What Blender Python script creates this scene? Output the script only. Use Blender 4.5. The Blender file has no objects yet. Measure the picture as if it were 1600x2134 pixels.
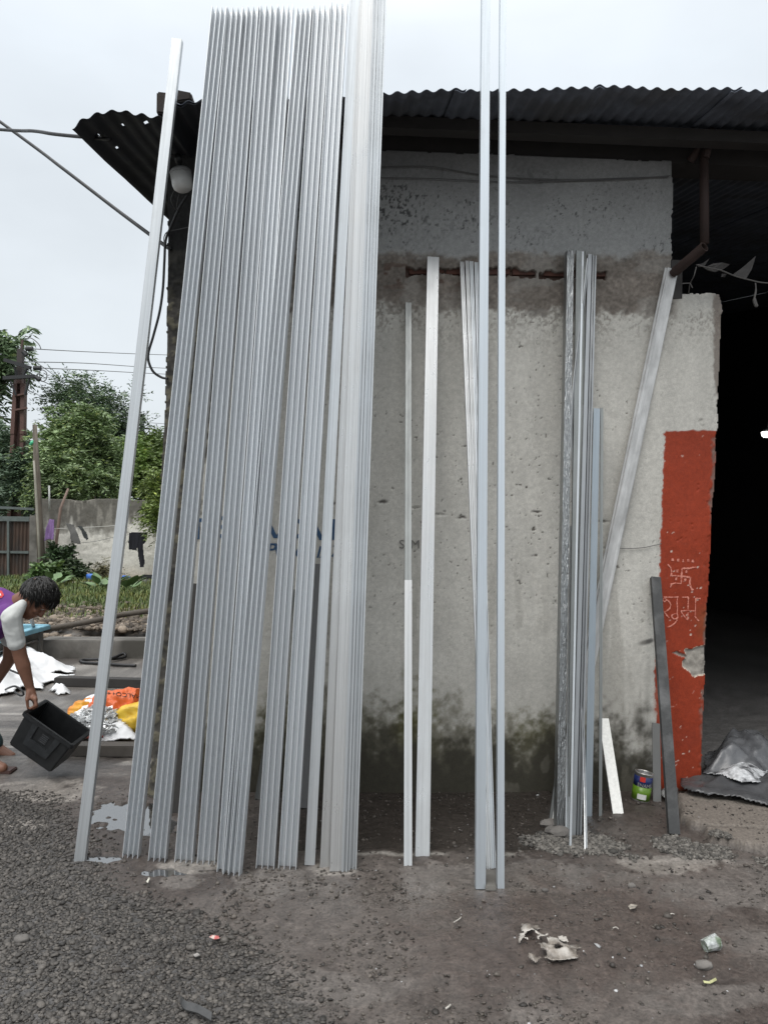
import bpy, bmesh, math, random
import numpy as np
from mathutils import Vector, Matrix
random.seed(7); RNG = np.random.default_rng(7)
sc = bpy.context.scene
COL = sc.collection
R = math.radians

# ------------------------------------------------------------------ camera
F = 1600.0; CX, CY = 800.0, 1067.0
CAM = Vector((0, 0, 1.6)); PITCH = R(1.0); ROLL = 0.015
_f = Vector((0, math.cos(PITCH), math.sin(PITCH))); _u0 = Vector((0, -math.sin(PITCH), math.cos(PITCH))); _r0 = Vector((1, 0, 0))
_r = _r0*math.cos(ROLL) + _u0*math.sin(ROLL); _u = -_r0*math.sin(ROLL) + _u0*math.cos(ROLL)
cd = bpy.data.cameras.new('camera'); cam = bpy.data.objects.new('camera', cd); COL.objects.link(cam)
cd.sensor_fit = 'VERTICAL'; cd.sensor_height = 24.0; cd.lens = F/2134*24.0; cd.clip_start = 0.05; cd.clip_end = 3000
M = Matrix((( _r.x, _u.x, -_f.x, CAM.x), (_r.y, _u.y, -_f.y, CAM.y), (_r.z, _u.z, -_f.z, CAM.z), (0, 0, 0, 1)))
cam.matrix_world = M; sc.camera = cam

# ------------------------------------------------------------------ world, sun, exposure
SUN_EL, SUN_AZ = R(55), R(200)      # high and behind the camera, hidden by cloud
w = bpy.data.worlds.new('World'); sc.world = w; w.use_nodes = True
nt = w.node_tree; nt.nodes.clear()
def wn(t, **k):
    n = nt.nodes.new(t)
    for a, b in k.items(): setattr(n, a, b)
    return n
wo = wn('ShaderNodeOutputWorld'); bg = wn('ShaderNodeBackground'); bg.inputs[1].default_value = 0.10
sky = wn('ShaderNodeTexSky', sky_type='NISHITA', sun_disc=False, sun_elevation=SUN_EL, sun_rotation=SUN_AZ)
sky.dust_density = 4; sky.air_density = 1.5
tc = wn('ShaderNodeTexCoord'); sep = wn('ShaderNodeSeparateXYZ'); nt.links.new(tc.outputs['Generated'], sep.inputs[0])
ramp = wn('ShaderNodeValToRGB'); e = ramp.color_ramp.elements
e[0].position = 0.0; e[0].color = (.60, .64, .67, 1); e[1].position = 1.0; e[1].color = (1, 1.0, 1.0, 1)
m1 = ramp.color_ramp.elements.new(.5); m1.color = (.69, .745, .80, 1)
nt.links.new(sep.outputs[2], ramp.inputs[0])
noi = wn('ShaderNodeTexNoise'); noi.inputs['Scale'].default_value = 2.2; noi.inputs['Detail'].default_value = 5; noi.inputs['Roughness'].default_value = .5
mp = wn('ShaderNodeMapping'); mp.inputs['Scale'].default_value = (1, 1, 2.2); nt.links.new(tc.outputs['Generated'], mp.inputs[0]); nt.links.new(mp.outputs[0], noi.inputs[0])
mr = wn('ShaderNodeMapRange'); mr.inputs[1].default_value = .3; mr.inputs[2].default_value = .7; mr.inputs[3].default_value = 9.0; mr.inputs[4].default_value = 10.9
nt.links.new(noi.outputs[0], mr.inputs[0])
sca = wn('ShaderNodeVectorMath', operation='SCALE'); nt.links.new(ramp.outputs[0], sca.inputs[0]); nt.links.new(mr.outputs[0], sca.inputs['Scale'])
# thick cloud grows brighter towards the zenith, as overcast skies do
zr = wn('ShaderNodeMapRange'); zr.inputs[1].default_value = .55; zr.inputs[2].default_value = 1.0; zr.inputs[3].default_value = 1.0; zr.inputs[4].default_value = 2.3
nt.links.new(sep.outputs[2], zr.inputs[0])
sc2 = wn('ShaderNodeVectorMath', operation='SCALE'); nt.links.new(sca.outputs[0], sc2.inputs[0]); nt.links.new(zr.outputs[0], sc2.inputs['Scale'])
mixw = wn('ShaderNodeMix', data_type='RGBA'); mixw.inputs[0].default_value = .96
nt.links.new(sky.outputs[0], mixw.inputs[6]); nt.links.new(sc2.outputs[0], mixw.inputs[7])
nt.links.new(mixw.outputs[2], bg.inputs[0]); nt.links.new(bg.outputs[0], wo.inputs[0])
sl = bpy.data.lights.new('sun', 'SUN'); sl.energy = 1.2; sl.angle = R(35); sl.color = (1, .97, .93)
so = bpy.data.objects.new('sun', sl); COL.objects.link(so)
sd = Vector((math.sin(SUN_AZ)*math.cos(SUN_EL), math.cos(SUN_AZ)*math.cos(SUN_EL), math.sin(SUN_EL)))
so.rotation_euler = (-sd).to_track_quat('-Z', 'Y').to_euler()
sc.view_settings.view_transform = 'Standard'; sc.view_settings.look = 'None'; sc.view_settings.exposure = 0.32; sc.view_settings.gamma = 1
sc.view_settings.use_curve_mapping = False
sc.render.engine = 'CYCLES'; sc.cycles.max_bounces = 8; sc.cycles.use_denoising = True

# ------------------------------------------------------------------ pixel -> world helpers (measuring the photograph)
def ray(px, py): return _f + _r*((px-CX)/F) - _u*((py-CY)/F)
def plane(px, py, p0, n):
    d = ray(px, py); t = (p0-CAM).dot(n)/d.dot(n); return CAM + d*t
def G(px, py, z=0.0): return plane(px, py, Vector((0, 0, z)), Vector((0, 0, 1)))
def P(px, py, Y): return plane(px, py, Vector((0, Y, 0)), Vector((0, 1, 0)))
UP = Vector((0, 0, 1)); WA = R(3.0); WT = Vector((math.cos(WA), math.sin(WA), 0)); WN = Vector((math.sin(WA), -math.cos(WA), 0)); WB = -WN
W0 = G(1100, 1650)
def W(px, py, off=0.0): return plane(px, py, W0 + WN*off, WN)
def ws(p): return (p-W0).dot(WT)
def project(X):            # (n,3) -> px, py
    D = X - np.array(CAM); x = D@np.array(_r); y = D@np.array(_u); z = np.maximum(D@np.array(_f), 1e-3)
    return CX + F*x/z, CY - F*y/z

# ------------------------------------------------------------------ numpy noise
def _hash(ix, iy, seed):
    h = (ix.astype(np.int64)*374761393 + iy.astype(np.int64)*668265263 + seed*1442695041) & 0xffffffff
    h = ((h ^ (h >> 13))*1274126177) & 0xffffffff
    return ((h ^ (h >> 16)) & 0xffffff)/float(0xffffff)
def vnoise(x, y, seed=0):
    ix = np.floor(x); iy = np.floor(y); fx = x-ix; fy = y-iy; fx = fx*fx*(3-2*fx); fy = fy*fy*(3-2*fy)
    a = _hash(ix, iy, seed); b = _hash(ix+1, iy, seed); c = _hash(ix, iy+1, seed); d = _hash(ix+1, iy+1, seed)
    return (a*(1-fx)+b*fx)*(1-fy) + (c*(1-fx)+d*fx)*fy
def fbm(x, y, seed=0, o=4):
    s = 0; a = .5; t = 0
    for i in range(o):
        s = s + a*vnoise(x, y, seed+i*17); t += a; x = x*2.03+3.1; y = y*2.03+1.7; a *= .5
    return s/t
def sstep(a, b, x):
    t = np.clip((x-a)/(b-a), 0, 1); return t*t*(3-2*t)
def inpoly(x, y, poly):
    r = np.zeros(x.shape, bool); n = len(poly)
    for i in range(n):
        x1, y1 = poly[i]; x2, y2 = poly[(i+1) % n]
        if y1 == y2: continue
        c = ((y1 > y) != (y2 > y)) & (x < (x2-x1)*(y-y1)/(y2-y1)+x1); r ^= c
    return r
def seg_dist(x, y, pts):
    d = np.full(x.shape, 1e9)
    for (x1, y1), (x2, y2) in zip(pts[:-1], pts[1:]):
        dx, dy = x2-x1, y2-y1; t = np.clip(((x-x1)*dx+(y-y1)*dy)/(dx*dx+dy*dy+1e-9), 0, 1)
        d = np.minimum(d, np.hypot(x-x1-t*dx, y-y1-t*dy))
    return d

# ------------------------------------------------------------------ objects, naming, parenting
WM = {}
def link(o, parent=None, mw=None):
    COL.objects.link(o)
    if mw is None: mw = Matrix.Identity(4)
    if parent is not None:
        o.parent = parent; o.matrix_parent_inverse = Matrix.Identity(4)
        o.matrix_basis = WM[parent.name].inverted() @ mw
    else: o.matrix_basis = mw
    WM[o.name] = mw
    return o
def tag(o, label=None, cat=None, group=None, kind=None):
    if label: o['label'] = label
    if cat: o['category'] = cat
    if group: o['group'] = group
    if kind: o['kind'] = kind
    return o
def thing(name, label, cat, loc, group=None):
    o = bpy.data.objects.new(name, None); o.empty_display_size = .1
    link(o, None, Matrix.Translation(loc)); return tag(o, label, cat, group)
def mesh_np(name, V, faces=None, quads=None, mat=None, parent=None, smooth=False, mw=None, cols=None):
    """V (n,3); quads (m,4) or (m,3) int array"""
    me = bpy.data.meshes.new(name); V = np.asarray(V, np.float32); q = np.asarray(quads, np.int32); k = q.shape[1]
    me.vertices.add(len(V)); me.vertices.foreach_set('co', V.ravel())
    me.loops.add(q.size); me.loops.foreach_set('vertex_index', q.ravel())
    me.polygons.add(len(q)); me.polygons.foreach_set('loop_start', np.arange(0, q.size, k, dtype=np.int32))
    if smooth: me.polygons.foreach_set('use_smooth', np.ones(len(q), bool))
    for nm, c in (cols or {}).items():
        a = me.color_attributes.new(nm, 'FLOAT_COLOR', 'POINT')
        if c.ndim == 1: c = np.stack([c]*3, 1)
        a.data.foreach_set('color', np.hstack([c, np.ones((len(c), 1))]).astype(np.float32).ravel())
    me.update(calc_edges=True); me.validate()
    if mat: me.materials.append(mat)
    return link(bpy.data.objects.new(name, me), parent, mw)
class MB:
    def __init__(s): s.v = []; s.f = []
    def add(s, vs, fs):
        b = len(s.v); s.v += [tuple(v) for v in vs]; s.f += [tuple(i+b for i in f) for f in fs]; return s
    def hexa(s, c8):       # 4 bottom, 4 top corners
        return s.add(c8, [(3, 2, 1, 0), (4, 5, 6, 7), (0, 1, 5, 4), (1, 2, 6, 5), (2, 3, 7, 6), (3, 0, 4, 7)])
    def box(s, c, hx, hy, hz, ax=None):
        c = Vector(c); X, Y, Z = ax or (Vector((1, 0, 0)), Vector((0, 1, 0)), Vector((0, 0, 1)))
        return s.hexa([c+X*(a*hx)+Y*(b*hy)+Z*(d*hz) for d in (-1, 1) for a, b in ((-1, -1), (1, -1), (1, 1), (-1, 1))])
    def bar(s, a, b, wx, wy, up=Vector((0, 0, 1))):
        a = Vector(a); b = Vector(b); z = (b-a).normalized(); x = z.cross(up)
        if x.length < 1e-4: x = Vector((1, 0, 0))
        x.normalize(); y = x.cross(z)
        return s.box((a+b)/2, wx/2, wy/2, (b-a).length/2, (x, y, z))
    def tube(s, pts, rad, n=8, cap=True, flat=1.0):
        pts = [Vector(p) for p in pts]; m = len(pts); rad = rad if hasattr(rad, '__len__') else [rad]*m
        vs = []; ref = None
        for i, p in enumerate(pts):
            t = (pts[min(i+1, m-1)]-pts[max(i-1, 0)]).normalized()
            if ref is None:
                ref = t.cross(Vector((0, 0, 1)))
                if ref.length < .05: ref = Vector((1, 0, 0))
            ref = (ref - t*ref.dot(t)).normalized(); bn = t.cross(ref)
            vs += [p + (ref*math.cos(2*math.pi*k/n) + bn*math.sin(2*math.pi*k/n)*flat)*rad[i] for k in range(n)]
        fs = [(i*n+k, i*n+(k+1) % n, (i+1)*n+(k+1) % n, (i+1)*n+k) for i in range(m-1) for k in range(n)]
        if cap: fs += [tuple(range(n))[::-1], tuple(range((m-1)*n, m*n))]
        return s.add(vs, fs)
    def ball(s, c, r, nu=12, nv=8, ax=None, sc=(1, 1, 1)):
        c = Vector(c); X, Y, Z = ax or (Vector((1, 0, 0)), Vector((0, 1, 0)), Vector((0, 0, 1)))
        vs = [c - Z*r*sc[2]]
        for j in range(1, nv):
            ph = -math.pi/2 + math.pi*j/nv
            for i in range(nu):
                th = 2*math.pi*i/nu; vs.append(c + X*(r*sc[0]*math.cos(ph)*math.cos(th)) + Y*(r*sc[1]*math.cos(ph)*math.sin(th)) + Z*(r*sc[2]*math.sin(ph)))
        vs.append(c + Z*r*sc[2]); fs = [(0, 1+(i+1) % nu, 1+i) for i in range(nu)]
        for j in range(nv-2):
            for i in range(nu): fs.append((1+j*nu+i, 1+j*nu+(i+1) % nu, 1+(j+1)*nu+(i+1) % nu, 1+(j+1)*nu+i))
        L = len(vs)-1; b = 1+(nv-2)*nu; fs += [(b+i, b+(i+1) % nu, L) for i in range(nu)]
        return s.add(vs, fs)
    def lathe(s, c, prof, ax, n=20):   # prof [(r,h)]
        c = Vector(c); X, Y, Z = ax; vs = [c + (X*math.cos(2*math.pi*k/n)+Y*math.sin(2*math.pi*k/n))*r + Z*h for r, h in prof for k in range(n)]
        fs = [(i*n+k, i*n+(k+1) % n, (i+1)*n+(k+1) % n, (i+1)*n+k) for i in range(len(prof)-1) for k in range(n)]
        fs += [tuple(range(n))[::-1], tuple(range((len(prof)-1)*n, len(prof)*n))]
        return s.add(vs, fs)
    def prism(s, poly, d):             # poly: list of Vectors, d: thickness vector
        n = len(poly); vs = list(poly)+[p+d for p in poly]
        return s.add(vs, [tuple(range(n)), tuple(range(n, 2*n))[::-1]] + [(i, i+n, (i+1) % n+n, (i+1) % n) for i in range(n)])
    def build(s, name, mat, parent=None, smooth=False, mw=None, bev=0):
        me = bpy.data.meshes.new(name); me.from_pydata(s.v, [], s.f); me.materials.append(mat)
        bm = bmesh.new(); bm.from_mesh(me); bmesh.ops.recalc_face_normals(bm, faces=bm.faces)
        if bev: bmesh.ops.bevel(bm, geom=[x for x in bm.edges if len(x.link_faces) == 2 and x.calc_face_angle(0) > .6], offset=bev, segments=2, affect='EDGES')
        bm.to_mesh(me); bm.free()
        if smooth:
            for p in me.polygons: p.use_smooth = True
        return link(bpy.data.objects.new(name, me), parent, mw)

# ------------------------------------------------------------------ materials
def nodes(m): m.use_nodes = True; return m.node_tree
def mat(name, col, rough=.6, metal=0, var=.2, scale=15, bump=.15, bscale=None, bdist=.004, stretch=(1, 1, 1), spec=.5, hue=None, rnd=0, trans=0, detail=5):
    m = bpy.data.materials.new(name); t = nodes(m); b = t.nodes['Principled BSDF']
    N = t.nodes.new; L = t.links.new
    tcn = N('ShaderNodeTexCoord'); mpn = N('ShaderNodeMapping'); mpn.inputs['Scale'].default_value = stretch; L(tcn.outputs['Object'], mpn.inputs[0])
    n1 = N('ShaderNodeTexNoise'); n1.inputs['Scale'].default_value = scale; n1.inputs['Detail'].default_value = detail; n1.inputs['Roughness'].default_value = .65; L(mpn.outputs[0], n1.inputs[0])
    rp = N('ShaderNodeMapRange'); rp.inputs[1].default_value = .25; rp.inputs[2].default_value = .75; rp.inputs[3].default_value = 1-var; rp.inputs[4].default_value = 1+var; L(n1.outputs[0], rp.inputs[0])
    vm = N('ShaderNodeVectorMath'); vm.operation = 'SCALE'; vm.inputs[0].default_value = col; L(rp.outputs[0], vm.inputs['Scale'])
    src = vm.outputs[0]
    if hue:
        n3 = N('ShaderNodeTexNoise'); n3.inputs['Scale'].default_value = scale*.35; n3.inputs['Detail'].default_value = 4; L(mpn.outputs[0], n3.inputs[0])
        r3 = N('ShaderNodeMapRange'); r3.inputs[1].default_value = .48; r3.inputs[2].default_value = .62; L(n3.outputs[0], r3.inputs[0])
        mx = N('ShaderNodeMix'); mx.data_type = 'RGBA'; L(r3.outputs[0], mx.inputs[0]); L(src, mx.inputs[6]); mx.inputs[7].default_value = (*hue, 1); src = mx.outputs[2]
    if rnd:
        oi = N('ShaderNodeObjectInfo'); r4 = N('ShaderNodeMapRange'); r4.inputs[3].default_value = 1-rnd; r4.inputs[4].default_value = 1+rnd; L(oi.outputs['Random'], r4.inputs[0])
        v4 = N('ShaderNodeVectorMath'); v4.operation = 'SCALE'; L(src, v4.inputs[0]); L(r4.outputs[0], v4.inputs['Scale']); src = v4.outputs[0]
    L(src, b.inputs['Base Color']); b.inputs['Metallic'].default_value = metal; b.inputs['Specular IOR Level'].default_value = spec
    rr = N('ShaderNodeMapRange'); rr.inputs[1].default_value = .25; rr.inputs[2].default_value = .75; rr.inputs[3].default_value = max(0, rough-.12); rr.inputs[4].default_value = min(1, rough+.12); L(n1.outputs[0], rr.inputs[0]); L(rr.outputs[0], b.inputs['Roughness'])
    if trans: b.inputs['Transmission Weight'].default_value = trans
    if bump:
        n2 = N('ShaderNodeTexNoise'); n2.inputs['Scale'].default_value = bscale or scale*4; n2.inputs['Detail'].default_value = 4; L(mpn.outputs[0], n2.inputs[0])
        bp = N('ShaderNodeBump'); bp.inputs['Strength'].default_value = bump; bp.inputs['Distance'].default_value = bdist; L(n2.outputs[0], bp.inputs['Height']); L(bp.outputs[0], b.inputs['Normal'])
    return m
def mat_v(name, fine=90, fvar=.25, bump=.5, bdist=.004, spec=.5):
    """base colour and roughness from the mesh's own attributes, plus fine grain"""
    m = bpy.data.materials.new(name); t = nodes(m); b = t.nodes['Principled BSDF']; N = t.nodes.new; L = t.links.new
    at = N('ShaderNodeAttribute'); at.attribute_name = 'Col'; ar = N('ShaderNodeAttribute'); ar.attribute_name = 'Rough'
    tcn = N('ShaderNodeTexCoord'); n1 = N('ShaderNodeTexNoise'); n1.inputs['Scale'].default_value = fine; n1.inputs['Detail'].default_value = 6; n1.inputs['Roughness'].default_value = .7; L(tcn.outputs['Object'], n1.inputs[0])
    rp = N('ShaderNodeMapRange'); rp.inputs[1].default_value = .3; rp.inputs[2].default_value = .7; rp.inputs[3].default_value = 1-fvar; rp.inputs[4].default_value = 1+fvar; L(n1.outputs[0], rp.inputs[0])
    vm = N('ShaderNodeVectorMath'); vm.operation = 'SCALE'; L(at.outputs['Color'], vm.inputs[0]); L(rp.outputs[0], vm.inputs['Scale']); L(vm.outputs[0], b.inputs['Base Color'])
    L(ar.outputs['Fac'], b.inputs['Roughness']); b.inputs['Specular IOR Level'].default_value = spec
    bp = N('ShaderNodeBump'); bp.inputs['Strength'].default_value = bump; bp.inputs['Distance'].default_value = bdist; L(n1.outputs[0], bp.inputs['Height']); L(bp.outputs[0], b.inputs['Normal'])
    return m
def mat_alu(name, col=(.56, .585, .60), rough=.36, var=.10, spots=.0, bumpy=.05, grain=(14, 14, 5), gd=7):
    m = bpy.data.materials.new(name); t = nodes(m); b = t.nodes['Principled BSDF']; N = t.nodes.new; L = t.links.new
    tcn = N('ShaderNodeTexCoord'); mpn = N('ShaderNodeMapping'); mpn.inputs['Scale'].default_value = (160, 160, 1.2); L(tcn.outputs['Object'], mpn.inputs[0])
    n1 = N('ShaderNodeTexNoise'); n1.inputs['Scale'].default_value = 1; n1.inputs['Detail'].default_value = 4; L(mpn.outputs[0], n1.inputs[0])
    mp2 = N('ShaderNodeMapping'); mp2.inputs['Scale'].default_value = grain; L(tcn.outputs['Object'], mp2.inputs[0])
    n2 = N('ShaderNodeTexNoise'); n2.inputs['Scale'].default_value = 1; n2.inputs['Detail'].default_value = gd; n2.inputs['Roughness'].default_value = .6; L(mp2.outputs[0], n2.inputs[0])
    oi = N('ShaderNodeObjectInfo')
    a1 = N('ShaderNodeMapRange'); a1.inputs[1].default_value = .3; a1.inputs[2].default_value = .7; a1.inputs[3].default_value = 1-var; a1.inputs[4].default_value = 1+var*.6; L(n1.outputs[0], a1.inputs[0])
    a2 = N('ShaderNodeMapRange'); a2.inputs[1].default_value = .35; a2.inputs[2].default_value = .7; a2.inputs[3].default_value = 1.0; a2.inputs[4].default_value = 1-var-spots; L(n2.outputs[0], a2.inputs[0])
    a3 = N('ShaderNodeMapRange'); a3.inputs[3].default_value = .92; a3.inputs[4].default_value = 1.05; L(oi.outputs['Random'], a3.inputs[0])
    mm = N('ShaderNodeMath'); mm.operation = 'MULTIPLY'; L(a1.outputs[0], mm.inputs[0]); L(a2.outputs[0], mm.inputs[1])
    m2 = N('ShaderNodeMath'); m2.operation = 'MULTIPLY'; L(mm.outputs[0], m2.inputs[0]); L(a3.outputs[0], m2.inputs[1])
    vm = N('ShaderNodeVectorMath'); vm.operation = 'SCALE'; vm.inputs[0].default_value = col; L(m2.outputs[0], vm.inputs['Scale']); L(vm.outputs[0], b.inputs['Base Color'])
    b.inputs['Metallic'].default_value = 1.0
    rr = N('ShaderNodeMapRange'); rr.inputs[1].default_value = .3; rr.inputs[2].default_value = .7; rr.inputs[3].default_value = rough-.07; rr.inputs[4].default_value = rough+.12; L(n2.outputs[0], rr.inputs[0]); L(rr.outputs[0], b.inputs['Roughness'])
    bp = N('ShaderNodeBump'); bp.inputs['Strength'].default_value = bumpy; bp.inputs['Distance'].default_value = .002; L(n2.outputs[0], bp.inputs['Height']); L(bp.outputs[0], b.inputs['Normal'])
    return m
A_MILL = mat_alu('mill_finish_aluminium', (.60, .625, .64), .36, .14)
A_BRIGHT = mat_alu('bright_aluminium', (.63, .635, .63), .30, .13)
A_COMB = mat_alu('ribbed_mill_aluminium', (.69, .715, .735), .40, .08, 0, .0, (9, 9, .8), 3); A_COMB.node_tree.nodes['Principled BSDF'].inputs['Metallic'].default_value = .55
A_WORN = mat_alu('oxidised_aluminium', (.68, .68, .67), .42, .16, .28, .15); A_WORN.node_tree.nodes['Principled BSDF'].inputs['Metallic'].default_value = .25
A_DULL = mat_alu('dull_aluminium', (.33, .34, .33), .45, .12)
A_MID = mat_alu('dull_mill_aluminium', (.40, .41, .415), .42, .12)
A_GREY = mat_alu('grey_anodised_aluminium', (.58, .625, .66), .40, .08)
for m_ in (A_MILL, A_GREY, A_BRIGHT): m_.node_tree.nodes['Principled BSDF'].inputs['Metallic'].default_value = .68
A_WHITE = mat('chalky_white_aluminium', (.62, .62, .59), .45, .25, .22, 40, .2)
STEEL_DARK = mat('dark_sheet_steel', (.12, .135, .165), .7, .1, .4, 6, .3, hue=(.095, .10, .11))
RUST = mat('rusty_steel', (.045, .028, .024), .7, .2, .35, 12, .3)
BLACKP = mat('black_plastic', (.012, .013, .014), .42, 0, .2, 20, .1)
CABLE = mat('black_cable_sheath', (.012, .012, .013), .5, 0, .1, 20, 0)
WIRE = mat('grey_wire', (.12, .12, .12), .5, .3, .1, 20, 0)
CONC = mat('weathered_concrete', (.17, .16, .145), .85, 0, .4, 5, .5, hue=(.075, .07, .06))
INSIDE = mat('darkened_inner_plaster', (.035, .035, .038), .9, 0, .3, 3, .2)  # indoor darkness put into the wall colour so the doorway reads black
WOODD = mat('dark_timber', (.035, .032, .030), .75, 0, .3, 8, .4)
WOODP = mat('weathered_timber', (.15, .125, .10), .85, 0, .35, 6, .4, stretch=(3, 3, .5), hue=(.08, .07, .055))
WOODG = mat('grey_plank_timber', (.085, .08, .072), .75, 0, .3, 10, .3)
BLUEP = mat('blue_lettering_paint', (.03, .075, .15), .8, 0, .6, 30, .1)
CHALK = mat('pale_red_chalk_paint', (.60, .23, .17), .85, 0, .35, 150, .1, hue=(.40, .10, .065))
BRICKM = mat('raw_red_brick', (.085, .036, .025), .9, 0, .4, 25, .6, hue=(.06, .032, .026))
STONE = mat('grey_stone', (.13, .12, .11), .85, 0, .4, 18, .4, rnd=.25)
WHITEC = mat('white_woven_plastic', (.80, .81, .82), .45, 0, .06, 9, .25, bscale=60)
ORANGE = mat('orange_woven_plastic', (.72, .14, .03), .45, 0, .15, 9, .3, bscale=50)
YELLOW = mat('yellow_woven_plastic', (.78, .52, .05), .45, 0, .12, 9, .3, bscale=50, hue=(.70, .30, .04))
SKIN = mat('brown_skin', (.20, .095, .06), .5, 0, .12, 30, .1)
HAIRM = mat('black_hair', (.010, .009, .008), .5, 0, .3, 60, .2)
PURPLE = mat('purple_cotton', (.13, .035, .20), .85, 0, .1, 20, .2)
CREAM = mat('off_white_cotton', (.56, .57, .55), .85, 0, .06, 20, .2)
TEAL = mat('dark_teal_cloth', (.03, .06, .065), .8, 0, .2, 20, .2)
def leafmat(name, c, hue=None, var=.45):
    m = mat(name, c, .55, 0, var, 2.2, 0, hue=hue, detail=8); return m

# ------------------------------------------------------------------ ground, one sheet to the horizon
def axis(fine0, fine1, step, far0, far1, g=1.16):
    a = list(np.arange(fine0, fine1+1e-6, step)); s = step
    while a[-1] < far1: s *= g; a.append(a[-1]+s)
    s = step; b = []
    x = fine0
    while x > far0: s *= g; x -= s; b.append(x)
    return np.array(b[::-1]+a)
gx = axis(-2.75, 2.75, .0145, -900, 900); gy = axis(2.0, 6.3, .0145, -400, 1500)
GX, GY = np.meshgrid(gx, gy); gxx, gyy = GX.ravel(), GY.ravel()
PX, PY = project(np.stack([gxx, gyy, np.zeros_like(gxx)], 1))
near = (gyy > 1.2)
PX = np.where(near, PX, 800); PY = np.where(near, PY, 5000)
def ell(cx, cy, rx, ry): return 1-np.hypot((PX-cx)/rx, (PY-cy)/ry)
nA = fbm(gxx*2.3, gyy*2.3, 1, 5); nB = fbm(gxx*9, gyy*9, 2, 4); nC = fbm(gxx*28, gyy*28, 3, 3); nD = fbm(gxx*60, gyy*60, 4, 2)
def blob(cx, cy, rx, ry, soft=.25, nz=.9): return sstep(0, soft, ell(cx, cy, rx, ry) + (nB-.5)*nz + (nC-.5)*nz*.6)
def lerp(c, d, t): return c*(1-t[:, None]) + np.array(d)[None]*t[:, None]
GRAVEL_EDGE = [(-400, 1620), (60, 1650), (150, 1705), (195, 1790), (250, 1850), (340, 1885), (450, 1925), (560, 1990), (640, 2060), (700, 2140), (760, 2300), (900, 3000)]
def gravel_density(px, py):
    ex = np.interp(py, [p[1] for p in GRAVEL_EDGE], [p[0] for p in GRAVEL_EDGE])
    return np.clip((ex-px)/220.0+.35, 0, 1)*(py > 1615)
gd = gravel_density(PX, PY)
col = np.tile(np.array([[.085, .070, .060]]), (len(gxx), 1))
col = lerp(col, (.055, .042, .035), sstep(.42, .62, nA))
col = lerp(col, (.060, .056, .053), sstep(.2, .8, gd))
rough = .62 + .3*(nB-.5)
wet = sstep(.45, .65, fbm(gxx*1.3+5, gyy*1.8, 9, 4))*(PX > 300)*(PY > 1800)
# pale dried patches
for a in ((410, 1802, 85, 22), (370, 1838, 60, 16), (575, 1838, 100, 34), (690, 1812, 50, 14), (100, 1650, 130, 26), (40, 1720, 60, 16), (1500, 1850, 190, 55), (1290, 1835, 60, 22), (1400, 1800, 110, 22), (960, 1835, 120, 40), (1120, 1830, 150, 42), (1560, 1960, 120, 30), (1480, 2080, 180, 40), (700, 2060, 200, 40), (1110, 2100, 60, 60)):
    t = blob(*a); col = lerp(col, (.20, .178, .155) if a[1] < 1830 else (.115, .10, .088), t*(.85 if a[1] < 1900 else .6)); rough = rough + .12*t
# dark wet strip along the foot of the wall, with a pale broken kerb line in front
apr = sstep(1785, 1765, PY + (nB-.5)*14)*sstep(470, 640, PX+(nB-.5)*60)*sstep(1640, 1500, PX)*sstep(1600, 1640, PY)
apr = apr*(1-sstep(1180, 1330, PX)*.7)
col = lerp(col, (.028, .022, .018), apr*.9); rough = rough*(1-.45*apr)
lin = np.exp(-((PY-(1781+(PX-900)*.008)+(nB-.5)*10)/3.0)**2)*(PX > 690)*(PX < 1075)*sstep(.42, .55, nA)
col = lerp(col, (.26, .24, .21), lin*.8)
# reddish wet mud on the right
mud = blob(1180, 1960, 420, 150, .5)*.7; col = lerp(col, (.060, .043, .035), mud); rough = rough - .26*mud
rough = rough - .30*wet*(1-gd)
# yard behind the leaning bars: wet concrete with streaks
yard = sstep(1640, 1590, PY+(nA-.5)*40)*(PX < 420)
st = fbm(gxx*1.6, gyy*6, 21, 5)
col = lerp(col, (.14, .125, .11), yard*.85); col = lerp(col, (.07, .06, .053), yard*sstep(.42, .62, st)); col = lerp(col, (.25, .23, .205), yard*sstep(.60, .70, fbm(gxx*2.5, gyy*8, 33, 4))*.8); rough = rough*(1-.2*yard)
# bank beyond the kerb
bank = sstep(9.55, 10.2, gyy)*(gxx < -1.0)
col = lerp(col, (.085, .068, .050), bank); col = lerp(col, (.060, .075, .025), bank*sstep(11.4, 12.6, gyy+(nA-.5)*3))
far = sstep(30, 60, gyy); col = lerp(col, (.06, .07, .035), far)
# workshop floor
infl = (gyy > 4.75)*(gxx > 1.2)*1.0; col = lerp(col, (.12, .115, .11), infl*.9)
col = col*1.18+.003; col = col*.82+col.mean(1, keepdims=True)*.18; col *= (.66 + .68*nC)[:, None]; col *= (.78+.44*nD)[:, None]; rough = rough-.10*(1-gd)
# heights
gz = (nA-.5)*.012 + (nB-.5)*.012 + (nC-.5)*.008 + (nD-.5)*.003
finezone = (np.abs(gxx) < 3)*(gyy < 6.5)*1.0
gz = gz*np.where(finezone > 0, 1, .5)
def basin(cx, cy, rx, ry, d):
    global gz
    e_ = ell(cx, cy, rx, ry) + (nB-.5)*1.4 + (nC-.5)*1.1; gz = gz - d*sstep(0, .5, e_)
BAS = [(258, 1700, 72, 42, .030), (330, 1705, 45, 60, .034), (212, 1787, 46, 11, .030), (330, 1815, 60, 12, .026)]
for b_ in BAS: basin(*b_)
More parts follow.
